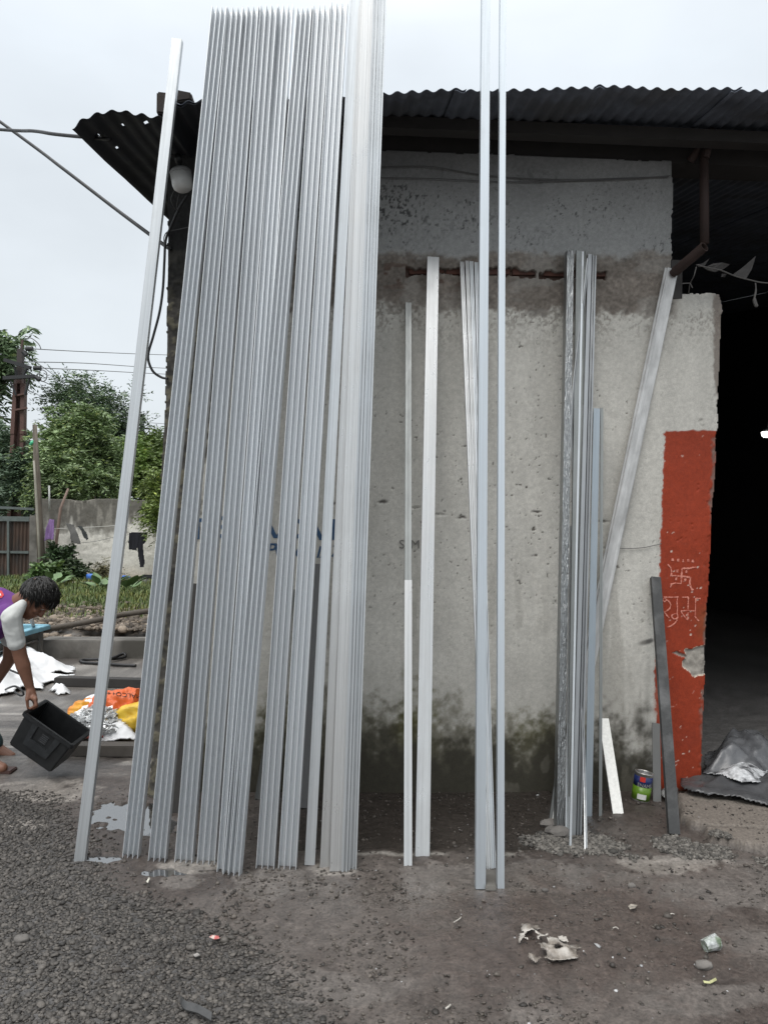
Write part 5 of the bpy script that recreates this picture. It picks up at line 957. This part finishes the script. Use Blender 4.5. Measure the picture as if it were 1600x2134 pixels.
cloth('hanging_shirt', [(106, 1081), (115, 1083), (117, 1110), (118, 1126), (105, 1124), (95, 1128), (98, 1104)], YC-.06, mat('lilac_cotton', (.22, .13, .30), .85, 0, .15, 9, .1), 'lilac cloth hanging on the line beside the gate post', .12, 5)
cloth('hanging_trousers', [(137, 1089), (156, 1093), (165, 1115), (172, 1135), (150, 1132), (147, 1112)], YC-.03, mat('grey_striped_cloth', (.125, .122, .115), .85, 0, .15, 9, .1), 'grey trousers hanging slantwise on the line', .05, 8)
cloth('hanging_sleeve', [(162, 1095), (172, 1096), (182, 1108), (187, 1122), (184, 1127), (175, 1120), (171, 1106)], YC-.05, mat('dark_patterned_cloth', (.045, .05, .05), .85, 0, .4, 30, .1), 'small dark patterned garment next to the grey trousers', .06, 8)
cloth('hanging_tracksuit', [(270, 1109), (309, 1109), (309, 1120), (306, 1131), (300, 1136), (301, 1150), (303, 1172), (302, 1183), (293, 1182), (292, 1175), (289, 1160), (287, 1136), (286, 1148), (269, 1145)], YC-.05, mat('black_navy_cloth', (.012, .012, .018), .85, 0, .2, 9, .1), 'black tracksuit bottoms hanging on the wall right of the leaning bar', .06, 6)
# bench plank, buckets
def plank(name, pts, hgt, material, label):
    a, b_ = [Vector(p) for p in pts]; mb = MB(); mb.bar(a, b_, .35, hgt); return tag(mb.build(name, material), label, 'plank')
plank('bench_plank', (P(128, 1215, 17.0), P(228, 1212, 17.0)), .035, mat('pale_plank', (.26, .24, .21), .8, 0, .2, 5, .2), 'pale plank laid level in front of the blue bucket')
plank('bench_plank', (P(245, 1211, 17.2), P(345, 1209, 17.2)), .03, mat('wet_grey_plank', (.20, .20, .19), .6, 0, .2, 5, .2), 'grey plank laid level right of the leaning bar')
for (x, y, lb) in ((150, 1236, 'rough stone block under the pale plank, left'), (205, 1234, 'rough stone block under the pale plank, right'), (300, 1232, 'rough stone block under the grey plank')):
    c = P(x, y, 17.0); mb = MB(); mb.box(c+UP*.08, .16, .1, .12); tag(mb.build('support_block', CONC, bev=.02), lb, 'block')
BLUEB = mat('blue_plastic', (.045, .15, .50), .4, 0, .12, 9, 0)
def bucket(px, pyb, wp, hp, Y, label, tilt=0):
    c = P(px, pyb, Y); k = Y/F; r_ = wp*k/2; h = hp*k; Z = Matrix.Rotation(R(tilt), 3, 'Y') @ UP; X = Vector((0, 1, 0)).cross(Z).normalized(); Yv = Z.cross(X)
    mb = MB(); mb.lathe(c, [(r_*.8, 0), (r_, h*.55), (r_*.96, h*.9), (r_*.8, h), (r_*.3, h*1.02)], (X, Yv, Z), 20); return tag(mb.build('plastic_barrel', BLUEB, smooth=True), label, 'barrel')
bucket(191, 1210, 21, 14, 17.3, 'blue plastic barrel standing behind the pale plank')
bucket(262, 1209, 17, 9, 17.4, 'smaller blue plastic tub right of the leaning bar', 12)
mb = MB(); c = P(309, 1206, 17.4); mb.box(c, .14, .12, .05); mb.box(c+UP*.07, .13, .02, .02); tag(mb.build('dark_box', BLACKP), 'dark box lying on the grey plank', 'box')

# ---- white sheets, sacks, offcuts
heap('plastic_sheet', [(-60, 1352), (10, 1358), (70, 1362), (105, 1370), (118, 1385), (158, 1396), (155, 1405), (110, 1412), (165, 1412), (110, 1424), (95, 1440), (60, 1440), (20, 1450), (-60, 1460)], lambda x, y, d: .03+sstep(0, .35, d)*(.12*ridged(x, y, 2.2, 601)+.07*ridged(x, y, 6, 602)+.035*ridged(x, y, 15, 603)), WHITEC, .0, .018, label='big crumpled white plastic sheet spread on the ground behind the person', cat='plastic sheet', thick=.008, seed=600, jag=.08)
heap('plastic_sheet', [(100, 1443), (108, 1432), (120, 1436), (148, 1441), (146, 1448), (120, 1449)], lambda x, y, d: .01+.08*sstep(0, .08, d)*ridged(x, y, 6, 611), WHITEC, .0, .02, label='small crumpled scrap of pale plastic left of the orange sack', cat='plastic sheet', thick=.006, seed=610, jag=.03)
mb = MB(); mb.tube(catmull([G(12, 1437, .05), G(30, 1430, .12), G(44, 1437, .10), G(50, 1447, .06), G(42, 1449, .04), G(30, 1441, .05)], 6), .009, 6); tag(mb.build('black_strap', CABLE), 'black strap loop lying on the white sheet near the hand', 'strap')
mb = MB(); mb.tube(catmull([G(-10, 1402, .18), G(10, 1393, .2), G(26, 1398, .2), G(40, 1404, .18)], 6), .010, 6); tag(mb.build('black_strap', CABLE), 'short black strap on the white sheet at the left edge', 'strap')
SK = [(132, 1545), (133, 1532), (142, 1516), (160, 1503), (190, 1497), (225, 1497), (248, 1505), (270, 1520), (284, 1540), (288, 1554), (260, 1556), (200, 1556), (150, 1553)]
cS = G(205, 1532)
def sackh(x, y, d):
    r2 = ((x-cS.x)/.34)**2; back = sstep(cS.y+.05, cS.y+.45, y)
    return .02+.05*sstep(0, .1, d) + .09*back*np.exp(-r2*.8) + .05*sstep(0, .12, d)*ridged(x, y, 3, 621) + .03*ridged(x, y, 9, 622)+.015*ridged(x, y, 20, 623)
heap('white_sack', SK, sackh, WHITEC, .0, .012, label='open white woven sack lying on the beam, full of aluminium offcuts', cat='sack', thick=.008, seed=620, jag=.02)
# offcuts: short L and U pieces, one mass
LP = [(-1, -.5), (1, -.5), (1, .5), (-1, .5)]; nO = 620; vs = []; fs = []
cO = G(214, 1532)
for k in range(nO):
    while True:
        u, v = random.uniform(-1, 1), random.uniform(-1, 1)
        if u*u+v*v < 1: break
    x, y = cO.x+u*.235, cO.y+v*.30-.02; dome = 1-(u*u+v*v); z = .085+.085*dome+max(0, (y-cS.y))*.16+random.uniform(0, .035)
    q = Matrix.Rotation(random.uniform(0, 6.28), 3, 'Z') @ Matrix.Rotation(random.gauss(0, .45), 3, 'X') @ Matrix.Rotation(random.gauss(0, .45), 3, 'Y'); l = random.uniform(.016, .042); w_ = random.uniform(.009, .019); th = .002; hh = random.uniform(.008, .02)
    prof = [(-w_, 0), (w_, 0), (w_, hh), (w_-th, hh), (w_-th, th), (-w_, th)]; b0 = len(vs); c0 = Vector((x, y, z))
    for e_ in (-l, l): vs += [c0+q @ Vector((e_, a, b_)) for a, b_ in prof]
    fs += [tuple(b0+i for i in (i, (i+1) % 6, (i+1) % 6+6, i+6)) for i in range(6)]+[tuple(b0+i for i in (0, 5, 4, 1)), tuple(b0+i for i in (1, 4, 3, 2)), tuple(b0+6+i for i in (1, 4, 5, 0)), tuple(b0+6+i for i in (2, 3, 4, 1))]
mb = MB(); mb.v = [tuple(v) for v in vs]; mb.f = fs; o = mb.build('aluminium_offcuts', mat_alu('cut_aluminium', (.78, .79, .79), .5, .05)); tag(o, 'heap of small shiny aluminium offcuts in the white sack', None, None, 'stuff')
def roll(name, pts, rads, material, label, flat=1.0, seed=0, n=48):
    mb = MB(); pp_ = catmull([Vector(p) for p in pts], 16); rr_ = np.interp(np.linspace(0, 1, len(pp_)), np.linspace(0, 1, len(rads)), rads); mb.tube(pp_, list(rr_), n)
    A_ = np.array(mb.v); dn = (ridged(A_[:, 0]*1.0+A_[:, 1]*.3, A_[:, 2]*1.6+A_[:, 1]*.8, 5, seed)-.5)*.085+(ridged(A_[:, 0]+A_[:, 1], A_[:, 2]*2, 13, seed+3)-.5)*.035
    ctr_ = np.array([[p.x, p.y, p.z] for p in pp_]).mean(0); A_[:, 1] -= dn; A_[:, 2] = np.maximum((A_[:, 2]+dn*.7), .004); mb.v = [tuple(a) for a in A_]; return tag(mb.build(name, material, smooth=True), label, 'sack')
roll('orange_sack', [G(200, 1484, .13), G(240, 1483, .135), G(272, 1481, .145), G(293, 1480, .15)], [.12, .14, .155, .14], ORANGE, 'orange woven sack with black lettering lying behind the white sack', seed=631)
roll('orange_sack', [G(150, 1500, .05), G(165, 1486, .10), G(185, 1480, .10), G(205, 1481, .08)], [.03, .075, .08, .05], mat('orange_yellow_weave', (.74, .38, .04), .45, 0, .1, 9, .3, hue=(.72, .16, .03)), 'yellow and orange sack mouth sticking out left above the white sack', seed=641)
roll('yellow_sack', [G(246, 1500, .03), G(258, 1502, .075), G(274, 1502, .105), G(300, 1500, .11)], [.02, .06, .105, .12], YELLOW, 'yellow and orange printed sack folded right of the white sack', seed=651)
heap('red_rag', [(134, 1558), (170, 1554), (225, 1557), (200, 1561), (150, 1562)], lambda x, y, d: .075+.01*ridged(x, y, 9, 661), mat('dark_red_cloth', (.20, .03, .02), .8, 0, .2, 9, .1), .0, .015, label='dark red cloth edge under the white sack on the beam', cat='cloth', seed=660, jag=.01)
BLK = mat('black_print', (.012, .01, .01), .6, 0, .3, 60, 0)
from mathutils.bvhtree import BVHTree
def bvh(o):
    me = o.data; m_ = WM[o.name]; return BVHTree.FromPolygons([m_ @ v.co for v in me.vertices], [tuple(p.vertices) for p in me.polygons])
osk = bpy.data.objects['orange_sack']; bv = bvh(osk)
def hit(bv_, px, py, lift=.004):
    d = ray(px, py).normalized(); h_ = bv_.ray_cast(CAM, d); return (h_[0]-d*lift) if h_[0] is not None else None
bx = hit(bv, 262, 1441) or G(262, 1480, .2)
X_ = Vector((-.985, 0, .10)).normalized(); tm = text_mesh('printed_lettering', 'MALCO++', 260, 1444, 9, BLK, osk, lambda x, y: P(x, y, bx.y), X_, Vector((-.10, .25, -.96)).normalized(), sxk=1.25)
for v in tm.data.vertices:
    p = WM[tm.name] @ v.co; d = (p-CAM).normalized(); h_ = bv.ray_cast(CAM, d)
    if h_[0] is not None: v.co = WM[tm.name].inverted() @ (h_[0]-d*.004)

# ---- power poles and lines
YP = 22.0
t = thing('power_pole', 'tapering rusty steel power pole with two crossarms behind the trees at left', 'pole', P(30, 1190, YP)); kp_ = YP/F
PR = mat('red_oxide_steel', (.115, .062, .052), .75, .1, .3, 2, .2, hue=(.06, .05, .048))
mb = MB()
for dx in (-1, 1):
    a = P(28+dx*11, 1190, YP); b_ = P(43+dx*7.5, 800, YP); mb.bar(a, P(39+dx*10, 905, YP), .10, .15, Vector((0, 1, 0))); mb.bar(P(39+dx*10, 905, YP), b_, .11, .19, Vector((0, 1, 0)))
mb.bar(P(34, 1190, YP+.15), P(42, 790, YP+.15), .33, .04, Vector((0, 1, 0))); mb.bar(P(43, 800, YP), P(44, 728, YP), .15, .16, Vector((0, 1, 0))); mb.bar(P(44, 735, YP), P(48, 708, YP), .05, .05, Vector((0, 1, 0))); mb.build('pole_shaft', PR, t)
for y in (822, 852):
    mb = MB(); mb.bar(P(31, y+3, YP-.15), P(57, y-2, YP-.15), .07, .05); mb.build('pole_band', PR, t)
DST = mat('dark_galvanised_steel', (.035, .036, .038), .6, .3, .2, 3, 0)
for (x0_, y0_, x1_, y1_) in ((8, 788, 73, 784), (10, 750, 65, 767)):
    mb = MB(); mb.bar(P(x0_, y0_, YP-.25), P(x1_, y1_, YP-.25), .1, .1); mb.build('crossarm', DST, t)
for (x0_, y0_, x1_, y1_) in ((62, 789, 53, 823), (22, 794, 34, 823), (58, 766, 49, 784), (31, 765, 36, 785)):
    mb = MB(); mb.bar(P(x0_, y0_, YP-.27), P(x1_, y1_, YP-.2), .05, .05); mb.build('brace', DST, t)
for (x0_, y0_, x1_, y1_) in ((55, 727, 69, 727), (71, 767, 86, 767), (74, 785, 84, 792), (49, 733, 56, 741)):
    mb = MB(); mb.tube([P(x0_, y0_, YP-.25), P(x1_, y1_, YP-.25)], .065, 8); mb.build('insulator', DST, t)
def line(pts, label, Y0=YP-.25, Y1=None, r_=.014):
    m = len(pts); cable('power_line', [P(x, y, Y0+((Y1 or Y0)-Y0)*i/(m-1)) for i, (x, y) in enumerate(pts)], r_, label, WIRE, 'power line', 'wires strung from the power pole', 5)
line([(69, 727), (180, 733), (300, 738), (420, 742)], 'topmost wire running right from the power pole', YP-.25, 40); line([(50, 754), (180, 757), (300, 765), (420, 771)], 'middle wire running right from the power pole', YP-.25, 40); line([(86, 767), (200, 772), (310, 778), (420, 783)], 'lowest level wire running right from the power pole', YP-.25, 40)
line([(56, 741), (100, 772), (155, 812), (220, 838), (275, 841)], 'wire sloping steeply down right from the power pole into the trees', YP-.25, 50); line([(84, 792), (110, 804), (140, 820), (170, 835)], 'wire sloping from the lower crossarm into the trees', YP-.25, 44); line([(57, 812), (80, 823), (110, 837)], 'short wire sloping down right below the lower crossarm', YP-.25, 44)
line([(53, 700), (70, 707), (82, 718), (86, 727)], 'curved jumper wire above the power pole', YP-.25); line([(84, 789), (83, 775), (90, 771), (98, 778), (97, 790), (90, 795), (84, 792)], 'round jumper loop right of the power pole', YP-.25)
YQ = 62.0; t = thing('power_pole', 'small distant power pole with a crossarm right of the leaning flat bar', 'pole', P(297, 1150, YQ))
mb = MB(); mb.bar(P(297, 1150, YQ), P(297, 863, YQ), .28, .28, Vector((0, 1, 0))); mb.build('pole_shaft', DST, t)
mb = MB(); mb.bar(P(285, 893, YQ-.2), P(318, 893, YQ-.2), .14, .14); mb.build('crossarm', DST, t)
mb = MB(); mb.bar(P(297, 862, YQ-.2), P(314, 890, YQ-.2), .06, .06); mb.bar(P(290, 868, YQ-.2), P(298, 874, YQ-.2), .07, .07); mb.bar(P(303, 908, YQ-.2), P(313, 895, YQ-.2), .06, .06); mb.build('brace', DST, t)
cable('power_line', [P(300, 880, YQ), P(380, 886, YQ)], .02, 'thin wire right of the distant power pole', WIRE, 'power line', 'wires strung from the power pole', 5)

# ================================================================== the person
YM = 4.8
def J(x, y, dy=0.0): return P(x, y, YM+dy)
def remesh(name, blobs, vox, material, parent, smooth_it=8, fn=None):
    """blobs: round cones (p,r,q,r2); fused into one continuous skin"""
    mb = MB()
    for b_ in blobs:
        p, r1, q, r2 = b_[:4]; p = Vector(p); q = Vector(q); m = max(2, int((q-p).length/max(.3*min(r1, r2), .006))); m = min(m, 24)
        for i in range(m+1): 
            t_ = i/m; mb.ball(p.lerp(q, t_), r1+(r2-r1)*t_, 12, 8)
    me = bpy.data.meshes.new(name); me.from_pydata(mb.v, [], mb.f); o = bpy.data.objects.new(name, me); COL.objects.link(o)
    rm = o.modifiers.new('r', 'REMESH'); rm.mode = 'VOXEL'; rm.voxel_size = vox; sm = o.modifiers.new('s', 'SMOOTH'); sm.iterations = smooth_it; sm.factor = .5
    dg = bpy.context.evaluated_depsgraph_get(); me2 = bpy.data.meshes.new_from_object(o.evaluated_get(dg)); bpy.data.objects.remove(o); me2.materials.clear(); me2.materials.append(material); me2.name = name
    n = len(me2.vertices); A_ = np.empty(n*3, np.float32); me2.vertices.foreach_get('co', A_); A_ = A_.reshape(-1, 3)
    if fn is not None: A_ = fn(A_); me2.vertices.foreach_set('co', A_.astype(np.float32).ravel())
    for p in me2.polygons: p.use_smooth = True
    me2.update(); return link(bpy.data.objects.new(name, me2), parent)
per = thing('person', 'person in a purple and white T-shirt bending over, holding a black crate', 'person', G(-20, 1606))
hc = J(76, 1247, .02); Uh = Vector((.86, .06, .51)).normalized(); Fh = Vector((.50, -.10, -.86)); Fh = (Fh-Uh*Fh.dot(Uh)).normalized(); Sh = Uh.cross(Fh)   # crown, face, side
def hd(u, f, s): return hc+Uh*u+Fh*f+Sh*s
neckb = J(34, 1262, .06); shR = J(24, 1284, -.10); shL = J(30, 1272, .30); chest = J(-10, 1272, .08); belly = J(-85, 1272, .12); hip = J(-150, 1330, .12)
elb = J(43, 1368, -.06); wri = J(63, 1432, -.02); elL = J(20, 1375, .36); wrL = J(-20, 1440, .36)
hipR, kneR, ankR = J(-150, 1350, .0), J(-92, 1468, -.05), G(-42, 1608)+UP*.09; hipL, kneL, ankL = J(-150, 1348, .26), J(-75, 1462, .35), P(-12, 1556, 5.28)
face = [(hd(0, .0, 0), .088, hd(.035, -.03, 0), .092), (hd(-.05, .045, 0), .058, hd(-.085, .06, 0), .040), (hd(.02, .06, .035), .030, hd(.02, .06, -.035), .030), (hd(-.02, .07, .035), .024, hd(-.02, .07, -.035), .024),
        (hd(.012, .093, 0), .011, hd(-.022, .112, 0), .013), (hd(-.022, .102, .013), .009, hd(-.022, .102, -.013), .009), (hd(-.052, .094, .018), .009, hd(-.052, .094, -.018), .009), (hd(-.064, .091, .014), .010, hd(-.064, .091, -.014), .010), (hd(-.095, .078, .01), .017, hd(-.095, .078, -.01), .017), (hd(.03, .088, .045), .008, hd(.03, .094, .012), .008), (hd(.03, .088, -.045), .008, hd(.03, .094, -.012), .008)]
for s in (1, -1): face += [(hd(.02, -.012, s*.086), .010, hd(-.008, -.004, s*.094), .012), (hd(-.008, -.004, s*.092), .011, hd(-.032, .006, s*.086), .008), (hd(-.06, .03, s*.045), .026, hd(-.01, .01, s*.06), .035)]
hw = (wri-elb).normalized(); pal = J(69, 1452, -.02); side = Vector((0, 1, 0)); kn = [J(74, 1457, -.055), J(75, 1459, -.02), J(74, 1460, .012), J(71, 1460, .04)]; tips = [J(64, 1477, -.05), J(64.5, 1480, -.018), J(65, 1479, .014), J(65, 1476, .042)]; mids = [J(76, 1470, -.06), J(77.5, 1472, -.022), J(76.5, 1472, .012), J(74, 1470, .042)]
hand = [(wri, .027, pal, .026), (pal, .024, kn[0], .014), (pal, .024, kn[1], .014), (pal, .024, kn[2], .014), (pal, .022, kn[3], .013), (kn[0], .014, kn[3], .013)]
for a, b_, c_ in zip(kn, mids, tips): hand += [(a, .0115, b_, .0098), (b_, .0095, c_, .008)]
hand += [(J(61, 1442, -.035), .018, J(57, 1458, -.055), .0125), (J(57, 1458, -.055), .0115, J(59, 1476, -.045), .009)]
blobs = face + [(hd(-.05, -.03, 0), .062, neckb, .066), (neckb, .07, chest, .12), (shR, .06, shL, .06), (chest, .135, belly, .125), (belly, .125, hip, .14),
  (shR, .060, elb, .042), (elb, .043, elb.lerp(wri, .3), .044), (elb.lerp(wri, .3), .043, wri, .027), (shL, .056, elL, .042), (elL, .042, wrL, .028), (wrL, .028, wrL-UP*.08, .03),
  (hipR, .10, kneR, .06), (kneR, .06, ankR, .042), (hipL, .10, kneL, .06), (kneL, .06, ankL, .042), (ankR, .042, ankR+Vector((.16, -.03, -.055)), .032), (ankL, .042, ankL+Vector((.13, -.02, -.06)), .032)] + hand
body = remesh('body', blobs, .0055, SKIN, per, 4)
def shirtfold(A_): 
    d = (ridged(A_[:, 0]*1.0-A_[:, 2]*.6, A_[:, 2]*.8+A_[:, 1]*.5, 5.5, 701, 3)-.5)*.022+(ridged(A_[:, 0]+A_[:, 2]*.7, A_[:, 2]-A_[:, 1], 13, 702, 2)-.5)*.008; A_[:, 1] -= d; A_[:, 2] += d*.3; return A_
remesh('shirt', [(neckb+Vector((-.015, 0, -.02)), .085, chest, .150), (chest, .150, belly, .155), (belly, .145, hip, .15), (shR+Vector((-.04, .03, -.01)), .078, shL, .07), (chest+Vector((0, -.04, -.08)), .12, belly+Vector((.02, 0, -.06)), .12)], .011, PURPLE, per, 6, shirtfold)
slv = shR.lerp(elb, .60); sv = remesh('sleeve', [(shR+Vector((.055, .03, .07)), .030, shR+Vector((.01, -.01, -.01)), .062), (shR+Vector((.01, -.01, -.01)), .062, slv, .056), (slv, .056, slv+(elb-shR)*.05, .057)], .008, CREAM, per, 2, shirtfold)
remesh('sleeve', [(shL, .072, shL.lerp(elL, .55), .068)], .012, CREAM, per, 3, shirtfold)
def trfold(A_): d = (ridged(A_[:, 0]*.6+A_[:, 1], A_[:, 2], 6, 711, 3)-.5)*.03; A_[:, 1] -= d; return A_
remesh('trousers', [(hip, .16, hipR, .13), (hip, .16, hipL, .13), (hipR, .125, kneR, .085), (kneR, .085, ankR+UP*.02, .065), (hipL, .125, kneL, .085), (kneL, .085, ankL+UP*.03, .068)], .012, TEAL, per, 4, trfold)
# hair: a tousled cap of strands over crown and nape
hb = []
for k in range(1500):
    th = random.uniform(0, 6.283); cz = random.uniform(-.35, 1); sz_ = math.sqrt(max(0, 1-cz*cz)); u, f, s = cz, math.cos(th)*sz_, math.sin(th)*sz_
    if f > .30 and u < .62: continue
    if abs(s) > .62 and u < -.05 and f > -.35: continue
    n_ = (Uh*u+Fh*f+Sh*s).normalized(); p0 = hc+Uh*(.035+u*.088)+Fh*(-.022+f*.092)+Sh*(s*.084); fl = (Uh*-.1+Fh*.75+Vector((0, 0, -.35))+Vector((random.gauss(0, .32), random.gauss(0, .32), random.gauss(0, .32)))); fl -= n_*fl.dot(n_)*.85; fl.normalize()
    hb.append((p0, n_, fl))
mb = MB()
for p0, n_, fl in hb: mb.tube([p0-n_*.006, p0+n_*.012+fl*.016, p0+n_*.015+fl*.045-UP*.004, p0+n_*.009+fl*.075-UP*.014], [.004, .0055, .0045, .001], 5)
mb.ball(hc+Uh*.040-Fh*.024, .094, 20, 14, (Fh, Sh, Uh), (1.0, .93, .92)); mb.build('hair', HAIRM, per, True)
mb = MB()
for s in (1, -1): mb.ball(hd(.018, .083, s*.032), .011, 10, 8)
mb.build('eye', mat('eye_white', (.6, .58, .55), .2, 0, .02, 5, 0), per, True)
bvs = bvh([c_ for c_ in per.children if c_.name.startswith('shirt')][0])
for (pts, m_) in (([(-14, 1228), (4, 1231), (9, 1240), (4, 1246), (-14, 1243)], mat('red_print', (.55, .04, .05), .7, 0, .1, 9, 0)), ([(-14, 1235), (1, 1236), (3, 1241), (-14, 1240)], mat('white_print', (.75, .75, .75), .7, 0, .1, 9, 0))):
    hh = [hit(bvs, x, y, .006 if m_.name == 'red_print' else .009) for x, y in pts]
    if all(h_ is not None for h_ in hh): mb = MB(); mb.prism(hh, Vector((0, .003, 0))); mb.build('shirt_print', m_, per)
mb = MB(); f0 = ankR+Vector((.02, 0, -.08)); mb.box(f0+Vector((.07, 0, 0)), .13, .05, .012); f1 = ankL+Vector((.03, 0, -.085)); mb.box(f1+Vector((.05, 0, 0)), .12, .05, .012); mb.build('sandal', mat('brown_sandal', (.06, .03, .025), .6, 0, .1, 9, 0), per, bev=.006)

# ---- the black crate in the hand
A = P(55, 1485, 4.70); Bc = P(151, 1552, 4.70); D = P(11, 1552, 4.70); e1 = (Bc-A); wA = e1.length; e1.normalize(); e2 = D-A; e2 -= e1*e2.dot(e1); hA = (D-A).length*1.0; e2.normalize(); e3 = e1.cross(e2)
if e3.y < 0: e3 = -e3
# tilt the mouth a little towards the viewer
rot = Matrix.Rotation(R(-3), 3, e1); 
if (rot @ e2).y < 0: rot = Matrix.Rotation(R(3), 3, e1)
e2 = rot @ e2; e3 = rot @ e3
dA = .27; t = thing('black_crate', 'scuffed black plastic crate tilted in the hand of the bending person', 'crate', A+e2*hA)
def cr(u, v, w_): # u along mouth, v from mouth to base, w away; tapers to the base
    k = 1-.10*v; return A + e1*(wA*(.5+(u-.5)*k)) + e2*(hA*v) + e3*(dA*(.5+(w_-.5)*k))
th = .03; mb = MB(); o8 = [cr(u, 0, w_) for u, w_ in ((0, 0), (1, 0), (1, 1), (0, 1))]; b8 = [cr(u, 1, w_) for u, w_ in ((0, 0), (1, 0), (1, 1), (0, 1))]; i8 = [cr(u, 0, w_) for u, w_ in ((th, th), (1-th, th), (1-th, 1-th), (th, 1-th))]; j8 = [cr(u, .96, w_) for u, w_ in ((th, th), (1-th, th), (1-th, 1-th), (th, 1-th))]
mb.add(o8+b8+i8+j8, [(i, (i+1) % 4, (i+1) % 4+4, i+4) for i in range(4)]+[(4, 5, 6, 7), (12, 13, 14, 15)]+[(i+8, (i+1) % 4+8, (i+1) % 4+12, i+12) for i in range(4)]+[(i, (i+1) % 4, (i+1) % 4+8, i+8) for i in range(4)]); mb.build('crate_shell', BLACKP, t, bev=.008)
mb = MB(); q = [cr(u, 0, w_) for u, w_ in ((-.015, -.02), (1.015, -.02), (1.015, 1.02), (-.015, 1.02))]
for i in range(4): mb.bar(q[i]+e2*.012, q[(i+1) % 4]+e2*.012, .018, .026+.001*i, e2)
mb.build('crate_rim', BLACKP, t, bev=.004)
mb = MB(); pr = [(.20, .06), (.32, .06), (.33, .50), (.68, .50), (.70, .06), (.82, .06), (.78, .74), (.24, .74)]; mb.prism([cr(u, v, 0)-e3*.010 for u, v in pr], e3*.02); mb.build('raised_panel', mat('scuffed_black_plastic', (.022, .024, .026), .38, 0, .25, 25, .15), t, bev=.003)
mb = MB()
for k in range(5): mb.bar(cr(.46+.0*k, .22+.05*k, 0)-e3*.002, cr(.60, .22+.05*k, 0)-e3*.002, .006, .004, e3)
mb.build('moulded_lines', mat('moulded_grey', (.045, .047, .05), .4, 0, .1, 20, 0), t)
